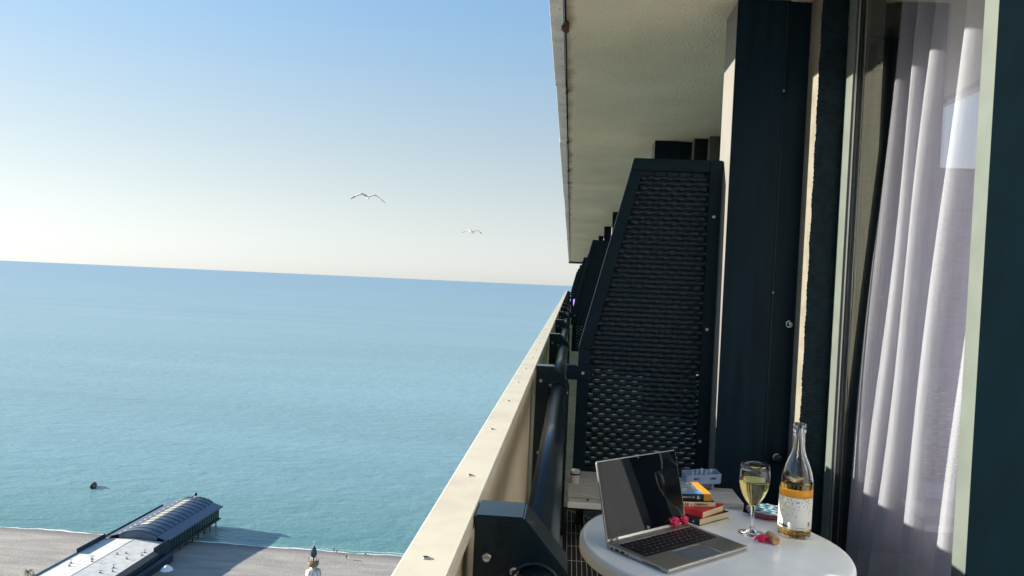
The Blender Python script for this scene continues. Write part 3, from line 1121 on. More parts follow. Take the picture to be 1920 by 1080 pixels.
make_screen(DY, 'large navy woven screen nearest the table, slanted seaward edge, full height in view', None)
make_screen(DY + 7.17, 'second navy woven screen, just beyond the slanted edge of the nearest one', None, full=False)
make_screen(DY - 7.17, 'navy woven screen behind the camera', None, full=False)
for k in range(2, 6):
    make_screen(DY + 7.17 * k, 'one of the far slivers of navy screen lined up beyond the second', 'far privacy screens', full=False)

# small purple cloth on the far rail
mb = MB()
rows = []
for i in range(9):
    u = i / 8
    rows.append([(0.10 + 0.02 * math.sin(u * 6), 16.5 + 0.25 * u, z) for z in (0.80, 0.72, 0.62)])
mb.grid(rows)
for i in range(9):
    pass
o = mb.build('cloth', M['purple'])
sm = o.modifiers.new('thickness', 'SOLIDIFY')
sm.thickness = 0.02
tag(o, 'tiny purple cloth hung on the handrail far along the balconies', 'cloth')

# hooks on the column
def hook(z, x, label, white=True):
    t = thing('wall_hook', label, 'hook', (x, 3.735, z))
    t.scale = (0.8, 0.8, 0.8)
    MB().lathe([(0.012, 0), (0.012, 0.004), (0.004, 0.007)], 12).build('base_plate', M['steel'], t, (0, 0, 0), (math.pi / 2, 0, 0), world=False)
    pts = [(0, -0.004, 0), (0, -0.03, -0.002)] + [(-0.018 + 0.018 * math.cos(a), -0.034, 0.018 * math.sin(a)) for a in [math.radians(-20 - q * 24) for q in range(12)]]
    MB().tube(pts, 0.0038, 8).build('ring', M['cup'] if 'cup' in M else M['steel'], t, world=False)


hook(0.985, 1.065, 'small white ring hook on the navy column at mid height')
t = thing('door_knob', 'small dark knob low on the navy column above the bottle', 'knob', (1.035, 3.739, 0.335))
MB().lathe([(0.010, 0), (0.009, 0.012), (0.018, 0.018), (0.022, 0.026), (0.018, 0.034), (0.006, 0.037)], 16).build('grip', M['navy_metal'], t, (0, 0, 0), (math.pi / 2, 0, 0), world=False)
MB().lathe([(0.020, 0), (0.020, 0.003), (0.016, 0.004)], 16).build('rose', M['steel'], t, (0, 0, 0), (math.pi / 2, 0, 0), world=False)

# ---------------------------------------------------------------- rug, bench, small things by the screen
rug = thing('outdoor_rug', 'black outdoor rug with fine white line pattern under the table', 'rug', (0.6, 2, FZ))
RZ = FZ + 0.006
MB().box(0.0195, 1.25, FZ + 0.001, 1.18, 4.15, RZ).build('mat', M['rug'], rug)
mb = MB()


def strip(p, q, w):
    p, q = Vector(p), Vector(q)
    d = (q - p).normalized()
    n = Vector((-d.y, d.x)) * w / 2
    b = len(mb.v)
    for r in (p + n, p - n, q - n, q + n):
        mb.v.append((r.x, r.y, RZ + 0.0015))
    mb.face((b, b + 1, b + 2, b + 3))


# concentric-square tiles with diagonals
T = 1.15
for ty in range(0, 2):
    cx, cy = 0.605, 3.52 - ty * T
    h = T / 2 - 0.01
    for s_ in range(1, 27):
        q = h * s_ / 26
        w = 0.0024
        strip((cx - q, cy - q), (cx + q, cy - q), w)
        strip((cx - q, cy + q), (cx + q, cy + q), w)
        strip((cx - q, cy - q), (cx - q, cy + q), w)
        strip((cx + q, cy - q), (cx + q, cy + q), w)
    for a, c in (((-h, -h), (h, h)), ((-h, h), (h, -h))):
        strip((cx + a[0], cy + a[1]), (cx + c[0], cy + c[1]), 0.005)
    for f in (0.33, 0.66):
        strip((cx - h, cy - h * f), (cx - h * f, cy - h * f), 0.005)
        strip((cx - h, cy + h * f), (cx - h * f, cy + h * f), 0.005)
    strip((cx - h, cy), (cx, cy), 0.005)
mb.f = [f for f in mb.f]
# lift the diagonals slightly so that crossing threads do not share a plane
for fi, f in enumerate(mb.f):
    dz = 0.00006 * (fi % 29)
    for vi in f:
        x, y_, z = mb.v[vi]
        mb.v[vi] = (x, y_, z + dz)
tag(mb.build('white_lines', M['rugline'], rug), kind='stuff')

bench = thing('low_bench', 'low bench of pale grey planks standing under the woven screen', 'bench', (0.45, 3.65, FZ))
for i, (a, b_) in enumerate(((3.482, 3.585), (3.589, 3.655), (3.659, 3.735), (3.7415, 3.90))):
    x1 = 0.83 if b_ < 3.738 else 0.735
    MB().box(0.032, a, 0.148 + 0.001 * (i % 2), x1, b_, 0.171 - 0.0012 * (i % 2), bev=0.003).build('plank', M['plank'], bench)
MB().box(0.036, 3.486, 0.128, 0.828, 3.505, 0.1465, bev=0.002).build('rail', M['plank'], bench)
MB().box(0.034, 3.476, 0.100, 0.83, 3.500, 0.127, bev=0.003).build('apron', M['tablew'], bench)
for lx, ly in ((0.33, 3.53), (0.78, 3.53), (0.08, 3.85), (0.72, 3.85)):
    MB().box(lx, ly, FZ + 0.0085, lx + 0.04, ly + 0.04, 0.146).build('leg', M['black'], bench)
MB().lathe([(0.006, 0), (0.005, 0.002), (0.001, 0.003)], 10).build('screw', M['black'], bench, (0.125, 3.4855, 0.139), (math.pi / 2, 0, 0))

M['cup'] = mat('worn_steel', (0.75, 0.75, 0.74), 0.5, 0.7)
cup = thing('metal_cup', 'small brushed metal cup on the left end of the low bench', 'cup', (0.066, 3.66, 0.1705))
mb = MB()
mb.lathe([(0.021, 0.0), (0.0225, 0.003), (0.0235, 0.060), (0.0245, 0.062), (0.0235, 0.063), (0.0215, 0.060), (0.0205, 0.006), (0.001, 0.005)], 24)
mb.build('body', M['cup'], cup, world=False)
MB().lathe([(0.0238, 0.040), (0.0245, 0.042), (0.0245, 0.046), (0.0238, 0.048)], 24, cap=False).build('band', M['black'], cup, world=False)

bk = thing('plastic_basket', 'blue grey plastic peg basket tipped on the bench between screen and wine glass', 'basket', (0.672, 3.69, 0.205), math.radians(8))
bk.rotation_euler = (math.radians(4), math.radians(-3), math.radians(10))
mb = MB()
mb.box(-0.078, -0.035, 0.0, 0.078, 0.035, 0.004)
mb.prism([(-0.080, 0.004), (-0.050, 0.004), (-0.050, 0.048), (-0.086, 0.048)], -0.038, -0.034)
mb.prism([(-0.022, 0.004), (0.030, 0.004), (0.030, 0.048), (-0.022, 0.048)], -0.038, -0.034)
mb.prism([(0.058, 0.004), (0.080, 0.004), (0.086, 0.048), (0.058, 0.048)], -0.038, -0.034)
for a, c in ((-0.05, -0.022), (0.030, 0.058)):
    mb.box(a, -0.038, 0.004, c, -0.034, 0.022)
    mb.box(a, -0.038, 0.034, c, -0.034, 0.048)
mb.box(-0.085, 0.034, 0.004, 0.085, 0.038, 0.050)
mb.prism([(-0.034, 0.004), (0.034, 0.004), (0.034, 0.048), (-0.034, 0.048)], -0.085, -0.081, 'X')
mb.prism([(-0.034, 0.004), (0.034, 0.004), (0.034, 0.048), (-0.034, 0.048)], 0.081, 0.085, 'X')
mb.build('tray', M['basket'], bk, world=False)
mb = MB()
for i in range(5):
    mb.tube([(-0.05 + i * 0.022, -0.01 + 0.01 * (i % 2), 0.006), (-0.042 + i * 0.022, 0.0, 0.060 + 0.004 * (i % 3))], 0.005, 6)
mb.tube([(-0.03, 0.0, 0.055), (0.0, 0.0, 0.064), (0.035, 0.0, 0.056)], 0.003, 6)
mb.build('peg', M['basket'], bk, world=False)
MB().box(0.045, -0.02, -0.031, 0.056, -0.008, -0.0005).build('foot', M['basket'], bk, world=False)
MB().box(-0.056, -0.02, -0.031, -0.045, -0.008, -0.0005).build('foot', M['basket'], bk, world=False)

# ---------------------------------------------------------------- table
TZ = 0.5
tb = thing('round_table', 'round white plastic table in front of the window, laptop and wine on it', 'table', (0.383, 1.912, RZ + 0.003))
mb = MB()
R = 0.33
prof = [(0.0005, TZ)]
prof += [(R - 0.016, TZ), (R - 0.010, TZ - 0.0006), (R - 0.004, TZ - 0.003), (R - 0.001, TZ - 0.008), (R, TZ - 0.014), (R, TZ - 0.034), (R - 0.003, TZ - 0.037), (R - 0.008, TZ - 0.036), (R - 0.010, TZ - 0.016), (0.0005, TZ - 0.014)]
mb.lathe([(r, z) for r, z in prof], 96, (0.383, 1.912, 0), cap=False)
mb.build('tabletop', M['tablew'], tb)
MB().lathe([(0.05, TZ - 0.0145), (0.045, TZ - 0.06), (0.03, TZ - 0.12), (0.028, 0.05), (0.05, 0.0)], 24, (0.383, 1.912, 0)).build('pedestal', M['tablew'], tb)
for i in range(4):
    a = math.pi / 4 + i * math.pi / 2
    c, s_ = math.cos(a), math.sin(a)
    MB().tube([(0.383 + 0.03 * c, 1.912 + 0.03 * s_, 0.02), (0.383 + 0.16 * c, 1.912 + 0.16 * s_, -0.045), (0.383 + 0.25 * c, 1.912 + 0.25 * s_, RZ + 0.017)], [0.022, 0.018, 0.013], 10).build('leg', M['tablew'], tb)

# ---------------------------------------------------------------- laptop (local: x along hinge, +y away from the user)
LA = math.radians(42.2)
lt = thing('laptop', 'open silver laptop with dark glossy screen on the white table', 'laptop', (0.117, 1.813, TZ), LA)
W, D, HB = 0.292, 0.188, 0.0155
mb = MB()
# wedge body: thinner at the front edge
mb.prism([(-D, 0.0035), (-D, 0.0105), (-D + 0.003, 0.0118), (0.0, HB), (0.004, HB - 0.002), (0.004, 0.0035)], 0, W, 'X', bev=0.0012)
mb.build('base', M['alu'], lt, world=False)
MB().box(0.001, -D - 0.0008, 0.0085, W - 0.001, -D + 0.0016, 0.0116, bev=0.0008).build('front_edge', M['alu_edge'], lt, world=False)
for fx, fy in ((0.03, -0.02), (W - 0.03, -0.02), (0.03, -D + 0.02), (W - 0.03, -D + 0.02)):
    MB().lathe([(0.006, 0.0002), (0.006, 0.0036)], 10, (fx, fy, 0)).build('rubber_foot', M['black'], lt, world=False)


def deck_z(y):
    return 0.0118 + (HB - 0.0118) * (y + D - 0.003) / (D - 0.003)


tilt = math.atan((HB - 0.0118) / (D - 0.003))
kb0, kb1 = -0.024, -0.110       # keyboard back and front
mb = MB()
n = 0
kx0, kx1 = 0.014, W - 0.014
b = len(mb.v)
for (x, y) in ((kx0, kb1), (kx1, kb1), (kx1, kb0), (kx0, kb0)):
    mb.v.append((x, y, deck_z(y) + 0.0003))
mb.face((0, 1, 2, 3))
mb.build('keyboard_well', M['bezel'], lt, world=False)
mb = MB()
for (a, b_) in (((kx0 - .0015, kb0 + .0008), (kx1 + .0015, kb0 + .0008)), ((kx1 + .001, kb0), (kx1 + .001, kb1))):
    z0, z1 = deck_z(a[1]) + 0.0004, deck_z(b_[1]) + 0.0004
    mb.tube([(a[0], a[1], z0), (b_[0], b_[1], z1)], 0.0007, 6)
mb.build('keyboard_trim', M['alu_edge'], lt, world=False)
rowsK = [(14, 0.55), (14, 1), (14, 1), (13, 1), (12, 1), (9, 1)]
tot = sum(h for _, h in rowsK)
ky = kb0 - 0.001
kh_unit = (kb0 - kb1 - 0.002) / tot
cache = {}
for ri, (nk, h) in enumerate(rowsK):
    hh = kh_unit * h
    ws = [1.0] * nk
    if nk == 14 and ri:
        ws[0] = 1.35 if ri == 2 else 1.0
        ws[-1] = 1.6 if ri == 1 else 1.25
    if nk == 13:
        ws[0], ws[-1] = 1.6, 1.9
    if nk == 12:
        ws[0], ws[-1] = 2.1, 2.3
    if nk == 9:
        ws[3] = 5.2
    unit = (kx1 - kx0 - 0.003) / sum(ws)
    x = kx0 + 0.0015
    for ki, w_ in enumerate(ws):
        kw = w_ * unit - 0.0022
        yc = ky - hh / 2
        key = (round(kw, 4), round(h, 2))
        if key not in cache:
            m_ = MB()
            m_.prism([(-kw / 2, -hh / 2 + .0011), (kw / 2, -hh / 2 + .0011), (kw / 2, hh / 2 - .0011), (-kw / 2, hh / 2 - .0011)], 0, 0.0011, 'Z')
            m_.box(-0.0013, -0.0014, 0.0012, 0.0011, 0.0016, 0.00125, 1)
            cache[key] = m_.mesh('key', [M['key'], M['legend']])
        share('key', cache[key], lt, (x + w_ * unit / 2, yc, deck_z(yc) + 0.0004), (tilt, 0, 0), world=False)
        x += w_ * unit
    ky -= hh
px0, px1, py0, py1 = 0.095, 0.198, -D + 0.005, -0.118
mb = MB()
for (x, y) in ((px0, py0), (px1, py0), (px1, py1), (px0, py1)):
    mb.v.append((x, y, deck_z(y) + 0.0003))
mb.face((0, 1, 2, 3))
mb.build('touchpad', M['pad'], lt, world=False)
mb = MB()
mb.tube([(px0, py1, deck_z(py1) + .0003), (px1, py1, deck_z(py1) + .0003)], 0.0006, 6)
mb.tube([(px1, py1, deck_z(py1) + .0003), (px1, py0, deck_z(py0) + .0003)], 0.0006, 6)
mb.build('touchpad_trim', M['alu_edge'], lt, world=False)
# ports on the left side
for ya, yb, nm in ((-0.018, -0.014, 'port'), (-0.038, -0.027, 'port'), (-0.056, -0.045, 'port'), (-0.068, -0.065, 'port'), (-0.165, -0.115, 'card_slot')):
    hgt = 0.0042 if nm == 'port' else 0.0016
    MB().box(-0.0012, ya, 0.0068 - hgt / 2, 0.0006, yb, 0.0068 + hgt / 2).build(nm, M['bezel'], lt, world=False)
# hinge and lid
for hx0, hx1 in ((0.012, 0.035), (W - 0.035, W - 0.012)):
    MB().tube([(hx0, 0.001, HB + 0.003), (hx1, 0.001, HB + 0.003)], 0.0042, 12).build('hinge', M['alu'], lt, world=False)
lid = bpy.data.objects.new('lid', None)
LT = math.radians(15.3)
mb = MB()
LH = 0.190
mb.prism([(0, 0.001), (W, 0.001), (W, LH - 0.004), (W - 0.004, LH), (0.004, LH), (0, LH - 0.004)], 0.0, 0.0055, 'Y', bev=0.0008)
lid = mb.build('lid', M['alu'], lt, (0, 0.0, HB + 0.001), (-LT, 0, 0), world=False)
mb = MB()
mb.prism([(0.0022, 0.006), (W - 0.0022, 0.006), (W - 0.0022, LH - 0.0022), (0.0022, LH - 0.0022)], -0.0007, -0.0001, 'Y')
mb.build('bezel', M['screen'], lid, world=False)
mb = MB()
mb.prism([(0.007, 0.020), (W - 0.007, 0.020), (W - 0.007, LH - 0.012), (0.007, LH - 0.012)], -0.0011, -0.0008, 'Y')
mb.build('display', M['screen'], lid, world=False)
MB().lathe([(0.0016, 0), (0.0012, 0.0004)], 8).build('webcam', M['alu'], lid, (W * 0.5, -0.0008, LH - 0.006), (math.pi / 2, 0, 0), world=False)
me = text_mesh('hp', 0.011, 0.0001, 0.3)
me.materials.append(M['legend'])
share('logo', me, lid, (W * 0.5 - 0.006, -0.0010, 0.009), (math.pi / 2, 0, 0), world=False)
MB().box(0.036, -0.0008, 0.0004, W - 0.036, 0.0052, 0.0056).build('hinge_cover', M['alu_edge'], lid, world=False)

# ---------------------------------------------------------------- books (local: x along spine, +y to the fore-edge; near corner at right end of the spine)


def book(name, label, loc, rz, L, Wd, T_, cover, cover_top, spine, flip=False, page=M['paper']):
    """spine lies along -x from the origin, pages run to +y"""
    t = thing('book', label, 'book', loc, rz)
    c = 0.0012
    MB().box(-L + 0.002, c * 1.5, c, -0.002, Wd - 0.0025, T_ - c).build('pages', page, t, world=False)
    MB().box(-L, 0.0005, 0, 0, Wd, c - .0001, bev=0.0003).build('back_cover', cover, t, world=False)
    MB().box(-L, 0.0005, T_ - c + .0001, 0, Wd, T_, bev=0.0003).build('front_cover', cover_top, t, world=False)
    MB().prism([(0.0004, 0.0001), (-0.0004, 0.0012), (-0.0004, T_ - 0.0012), (0.0004, T_ - 0.0001), (c * 1.4, T_ - 0.0003), (c * 1.4, 0.0003)], -L - .0001, 0.0001, 'X').build('spine', spine, t, world=False)
    return t


def spine_text(t, body, size, x, z, material, shear=0.0, bold=0.0):
    me = text_mesh(body, size, 0.00015, shear, bold)
    me.materials.append(material)
    share('lettering', me, t, (x, -0.0006, z), (math.pi / 2, 0, 0), world=False)


def strokes(t, x0, x1, z0, z1, n, material, seed, name='lettering'):
    """a line of small print, too small to read"""
    rnd = random.Random(seed)
    m_ = MB()
    x = x0
    st = (x1 - x0) / n
    for i in range(n):
        h = z1 - z0
        if rnd.random() < 0.15:
            x += st
            continue
        m_.box(x, -0.0009, z0, x + st * 0.28, -0.0005, z0 + h * rnd.choice((0.7, 0.7, 1.0)))
        if rnd.random() < 0.7:
            m_.box(x + st * 0.28, -0.0009, z0 + h * rnd.choice((0, 0.55)), x + st * 0.75, -0.0005, z0 + h * rnd.choice((0.62, 0.7)))
        x += st
    m_.build(name, material, t, world=False)


aB4 = math.atan2(2.134 - 2.039, 0.476 - 0.375)          # direction of the page end of the two lower books
b4 = book('book', 'thick black book at the bottom of the pile, cream page end showing', (0.372, 2.040, TZ), aB4 - math.pi / 2, 0.19, 0.132, 0.019, M['blackcover'], M['blackcover'], M['blackcover'])
spine_text(b4, 'A', 0.009, -0.022, 0.005, M['white_ink'])
b3 = book('book', 'red paperback in the pile, lying askew on the black book', (0.380, 2.043, TZ + 0.0192), aB4 - math.pi / 2 + 0.10, 0.185, 0.112, 0.018, M['red'], M['red'], M['red'])
strokes(b3, -0.14, -0.09, 0.007, 0.012, 12, M['white_ink'], 5)
strokes(b3, -0.085, -0.055, 0.007, 0.012, 8, M['white_ink'], 6)
b2 = book('book', 'thin ivory book with brown lettering on its spine, lying on the red paperback', (0.424, 2.100, TZ + 0.0374), math.radians(9), 0.185, 0.125, 0.0125, M['blackcover'], M['blackcover'], M['ivory'])
spine_text(b2, 'DEMPAH', 0.0095, -0.060, 0.0028, M['ink'], 0, 0.0002)
for i in range(4):
    MB().box(-0.098 + i * 0.0062, -0.0009, 0.002, -0.0945 + i * 0.0062, -0.0005, 0.0105).build('stripe', M['ink'], b2, world=False)
spine_text(b2, '/K', 0.008, -0.072, 0.003, M['ink'])
b1 = book('book', 'colourful comic-covered book with orange edge on top of the pile', (0.414, 2.110, TZ + 0.0501), math.radians(8), 0.178, 0.125, 0.0185, M['orange'], M['cover'], M['blackcover'], page=M['orange'])
MB().box(-0.0215, 0.0010, 0.01852, 0.0002, 0.1248, 0.0190).build('cover_border', M['orange'], b1, world=False)
MB().box(-0.0215, -0.0014, 0.0003, 0.0003, -0.0007, 0.0182).build('spine_border', M['orange'], b1, world=False)
strokes(b1, -0.085, -0.045, 0.008, 0.0115, 16, M['white_ink'], 3)
spine_text(b1, '&', 0.013, -0.041, 0.005, M['white_ink'], 0, 0.0002)
spine_text(b1, 'N', 0.007, -0.093, 0.0075, M['white_ink'], 0, 0.0003)
MB().box(-0.17, 0.0012, 0.01852, -0.0225, 0.022, 0.0189).build('cover_stripe', mat('sky_blue_print', (0.10, 0.36, 0.66), 0.35), b1, world=False)

# ---------------------------------------------------------------- wine glass
wg = thing('wine_glass', 'stemmed wine glass half full of white wine beside the bottle', 'wine glass', (0.502, 2.008, TZ + 0.0008))
outer = [(0.0, 0.0), (0.0325, 0.0), (0.0335, 0.0015), (0.030, 0.003), (0.016, 0.0055), (0.0075, 0.010), (0.0045, 0.018), (0.0042, 0.045), (0.0050, 0.066), (0.0100, 0.074), (0.0190, 0.084), (0.0285, 0.100), (0.0350, 0.118), (0.0385, 0.136), (0.0390, 0.150), (0.0380, 0.166), (0.0362, 0.182)]
inner = [(0.0352, 0.1825), (0.0348, 0.181), (0.0367, 0.166), (0.0377, 0.150), (0.0372, 0.136), (0.0337, 0.118), (0.0272, 0.100), (0.0175, 0.085), (0.0080, 0.0775), (0.0, 0.0765)]
MB().lathe([(max(r, 0.00005), z) for r, z in outer + inner], 48, cap=False).build('vessel', M['glass'], wg, world=False)
lev = 0.143
wp = [(0.00005, 0.0763), (0.0081, 0.0773), (0.0177, 0.0848), (0.0274, 0.0999), (0.0339, 0.118), (0.0374, 0.136), (0.0377, lev - .001), (0.0365, lev - 0.0012), (0.00005, lev - 0.0014)]
MB().lathe(wp, 48, cap=False).build('wine', M['wine'], wg, world=False)

# ---------------------------------------------------------------- bottle
bt = thing('wine_bottle', 'clear bottle of amber white wine with speckled label', 'bottle', (0.613, 2.02, TZ + 0.0006))
ob = [(0.0, 0.004), (0.030, 0.001), (0.0375, 0.0), (0.0405, 0.003), (0.0412, 0.008), (0.0412, 0.136), (0.0400, 0.150), (0.0365, 0.168), (0.0300, 0.187), (0.0225, 0.205), (0.0176, 0.220), (0.0155, 0.236), (0.0148, 0.262), (0.0150, 0.270), (0.0165, 0.271), (0.0168, 0.276), (0.0155, 0.278), (0.0158, 0.290), (0.0148, 0.2935)]
ib = [(0.0098, 0.2935), (0.0095, 0.288), (0.0100, 0.262), (0.0128, 0.236), (0.0148, 0.221), (0.0198, 0.205), (0.0273, 0.187), (0.0340, 0.168), (0.0376, 0.150), (0.0388, 0.136), (0.0388, 0.012), (0.0360, 0.0075), (0.025, 0.009), (0.012, 0.016), (0.0, 0.019)]
MB().lathe([(max(r, 0.00005), z) for r, z in ob + ib], 56, cap=False).build('body', M['glass'], bt, world=False)
lv = 0.146
wb = [(0.00005, 0.0188), (0.0121, 0.0158), (0.0251, 0.0088), (0.0362, 0.0073), (0.0390, 0.0119), (0.0390, 0.136), (0.0381, lv), (0.037, lv - 0.0003), (0.00005, lv - 0.0005)]
MB().lathe(wb, 56, cap=False).build('wine', M['wine_amber'], bt, world=False)


def wrap(prs, r, z0, z1, a0, a1, n, name, m_, parent):
    rows = []
    for z in (z0, z0 + (z1 - z0) / 3, z0 + 2 * (z1 - z0) / 3, z1):
        rows.append([(r * math.cos(a0 + (a1 - a0) * i / n), r * math.sin(a0 + (a1 - a0) * i / n), z) for i in range(n + 1)])
    o_ = MB().grid(rows).build(name, m_, parent, world=False)
    sd = o_.modifiers.new('paper', 'SOLIDIFY')
    sd.thickness = 0.0002
    sd.offset = 1
    return o_


aC = math.atan2(0 - 2.02, 0 - 0.613)      # faces the viewer
lab = wrap(None, 0.04135, 0.024, 0.106, aC - 1.75, aC + 1.45, 40, 'label', M['label'], bt)
wrap(None, 0.04135, 0.1065, 0.127, aC - 1.75, aC + 1.45, 40, 'label_band', M['label_band'], bt)


def bend(me, r, a_start, z):
    for v in me.vertices:
        a = a_start + v.co.x / r
        rr = r + 0.0001 + v.co.z * 0.3
        v.co = Vector((rr * math.cos(a), rr * math.sin(a), z + v.co.y))
    me.update()
    return me


me = bend(text_mesh('cardelina', 0.0095, 0.0004, 0, 0.00035), 0.0416, aC - 1.22, 0.0285)
me.materials.append(M['black_ink'])
share('lettering', me, lab, world=False)
rows = [[(0.0418 * math.cos(aC + q), 0.0418 * math.sin(aC + q), z) for q in (0.86, 0.95, 1.04)] for z in (0.034, 0.045)]
MB().grid(rows).build('stamp', M['stamp'], lab, world=False)
rows = [[(0.0418 * math.cos(aC + q), 0.0418 * math.sin(aC + q), z) for q in (0.05, 0.2, 0.35, 0.5, 0.65)] for z in (0.0295, 0.0302)]
MB().grid(rows).build('small_print', M['black_ink'], lab, world=False)

# ---------------------------------------------------------------- dish, beads, cork, sweets
ds = thing('patterned_dish', 'shallow red dish with blue and white petal pattern behind the bottle', 'dish', (0.585, 2.178, TZ))
MB().lathe([(0.030, 0.0), (0.044, 0.002), (0.056, 0.010), (0.060, 0.016), (0.0605, 0.018), (0.058, 0.0185), (0.050, 0.0180), (0.0005, 0.0178)], 40, cap=False).build('bowl', M['dish_red'], ds, world=False)
mb = MB()
for ring, (r0, r1, nP, mats_) in enumerate(((0.006, 0.030, 8, (2, 1)), (0.031, 0.046, 16, (1, 0)), (0.047, 0.057, 24, (3, 1)))):
    for i in range(nP):
        a = 2 * math.pi * (i + 0.5 * (ring % 2)) / nP
        wA = math.pi / nP * 0.86
        rm = (r0 + r1) / 2
        b = len(mb.v)
        for rr, aa in ((r0, a), (rm, a - wA), (r1, a), (rm, a + wA)):
            mb.v.append((rr * math.cos(aa), rr * math.sin(aa), 0.0192 + 0.0002 * ring))
        mb.face((b, b + 1, b + 2, b + 3), (0, 1, 2, 3)[mats_[i % 2]])
mb.build('petal_pattern', [M['dish_dark'], M['dish_white'], M['dish_teal'], M['dish_pink']], ds, world=False)
MB().lathe([(0.0565, 0.0186), (0.0005, 0.0186)], 40, cap=False).build('glaze', mat('dish_glaze', (0.20, 0.42, 0.48), 0.2, coat=0.5), ds, world=False)
tag(MB().lathe([(0.0012, 0), (0.0055, 0.0018), (0.0078, 0.0055), (0.0085, 0.0095), (0.0075, 0.014), (0.005, 0.0172), (0.001, 0.0185)], 18).build('bead', M['steel'], None, (0.682, 2.125, TZ)),
    'small silver bead on the table right behind the bottle', 'bead')

ck = MB()
ck.lathe([(0.0098, 0), (0.0112, 0.001), (0.0115, 0.005), (0.0108, 0.022), (0.0115, 0.040), (0.0112, 0.044), (0.0098, 0.045)], 20)
o = ck.build('cork', M['cork'], None, (0.5355, 1.969, TZ + 0.0116), (math.radians(90), 0, math.radians(8)))
tag(o, 'used brown wine cork lying in front of the bottle', 'cork')


def candy(label, loc, rz, r, seed, tails=True):
    rnd = random.Random(seed)
    t = thing('wrapped_sweet', label, 'sweet', loc, rz)
    bm = bmesh.new()
    bmesh.ops.create_icosphere(bm, subdivisions=3, radius=1)
    ph = [rnd.uniform(0, 6) for _ in range(6)]
    for v in bm.verts:
        c = v.co
        k = 1 + 0.10 * math.sin(6 * c.x + ph[0]) * math.sin(7 * c.y + ph[1]) + 0.09 * math.sin(11 * c.z + ph[2] + 5 * c.x)
        v.co = Vector((c.x * r * 1.15 * k, c.y * r * 0.95 * k, max(-r * 0.9, c.z * r * 0.92 * k)))
    m_ = MB()
    m_.addbm(bm, 0, False)
    bm.free()
    m_.build('wrapper', M['foil'], t, (0, 0, r * 0.9), world=False)
    if tails:
        for s_ in (-1, 1):
            rows = []
            for j in range(5):
                q = j / 4
                row = []
                for i in range(17):
                    a = 2 * math.pi * i / 16
                    rr = r * (0.22 + 0.62 * q) * (1 + 0.25 * math.sin(5 * a + ph[3]) * q)
                    row.append((s_ * r * (0.98 + 0.75 * q + 0.12 * math.sin(7 * a)), rr * math.cos(a), max(-r * 0.88, rr * 0.8 * math.sin(a))))
                rows.append(row)
            m_ = MB().grid(rows, smooth=False)
            o_ = m_.build('twist', M['foil'], t, (0, 0, r * 0.9), world=False)
            sd = o_.modifiers.new('film', 'SOLIDIFY')
            sd.thickness = 0.0004
    return t


candy('pink foil sweet on the laptop hinge, the left one of the pair', (0.296, 1.972, TZ + HB + 0.0006), 0.5, 0.0135, 1, False)
candy('pink foil sweet on the laptop corner, the right one nearest the books', (0.325, 1.999, TZ + HB + 0.0006), 0.9, 0.0120, 2, False)
candy('red foil sweet on the table touching the cork', (0.512, 1.944, TZ), -0.35, 0.0105, 4, True)

# ---------------------------------------------------------------- gulls


def gull(label, loc, rz, half, droop, bank, tilt=0.4):
    t = thing('gull', label, 'gull', loc, rz)
    t.rotation_euler = (0, bank, rz)
    MB().lathe([(0.004, -0.25), (0.035, -0.20), (0.055, -0.06), (0.062, 0.05), (0.045, 0.15), (0.034, 0.19), (0.036, 0.23), (0.022, 0.265), (0.006, 0.28)], 14).build('body', M['gull'], t, (0, 0, 0), (-math.pi / 2, 0, 0), world=False)
    MB().lathe([(0.012, 0), (0.008, 0.03), (0.002, 0.05)], 8).build('beak', M['beak'], t, (0, 0.275, 0), (-math.pi / 2, 0, 0), world=False)
    m_ = MB()
    m_.prism([(-0.02, -0.23), (0.02, -0.23), (0.06, -0.36), (-0.06, -0.36)], -0.006, 0.004, 'Z')
    m_.build('tail', M['gull'], t, world=False)
    for s_ in (-1, 1):
        m_ = MB()
        rows, mi = [], []
        for j in range(13):
            q = j / 12
            x = s_ * (0.03 + half * q)
            z = 0.04 + 0.10 * math.sin(min(1, q * 2.2) * math.pi / 2) - droop * max(0, q - 0.32) ** 1.35
            ch = (0.22 * (1 - q) ** 0.5 + 0.02)
            yc = 0.03 + 0.06 * math.sin(q * math.pi) - 0.12 * q * q
            th = 0.026 * (1 - q) + 0.008
            pt = tilt if s_ < 0 else tilt * 0.5
            rows.append([(x, yc + ch * 0.35, z + ch * 0.35 * pt), (x, yc + ch * 0.1, z + th), (x, yc - ch * 0.65, z - 0.01 - ch * 0.65 * pt), (x, yc + ch * 0.1, z - th), (x, yc + ch * 0.35, z + ch * 0.35 * pt)])
        m_.grid(rows)
        m_.m = [1 if (i // 4) >= 9 else 0 for i in range(len(m_.f))]
        m_.build('wing', [M['gull'], M['gull_tip']], t, world=False)
    return t


gull('larger gull, the left one of the two gliding over the sea', (-7.58, 27.53, 3.98), 0.35, 0.60, 0.46, 0.05)
gull('smaller gull, the right one nearer the balcony roof edge', (-5.53, 41.7, 3.74), -0.3, 0.58, 0.34, 0.03, 0.12)

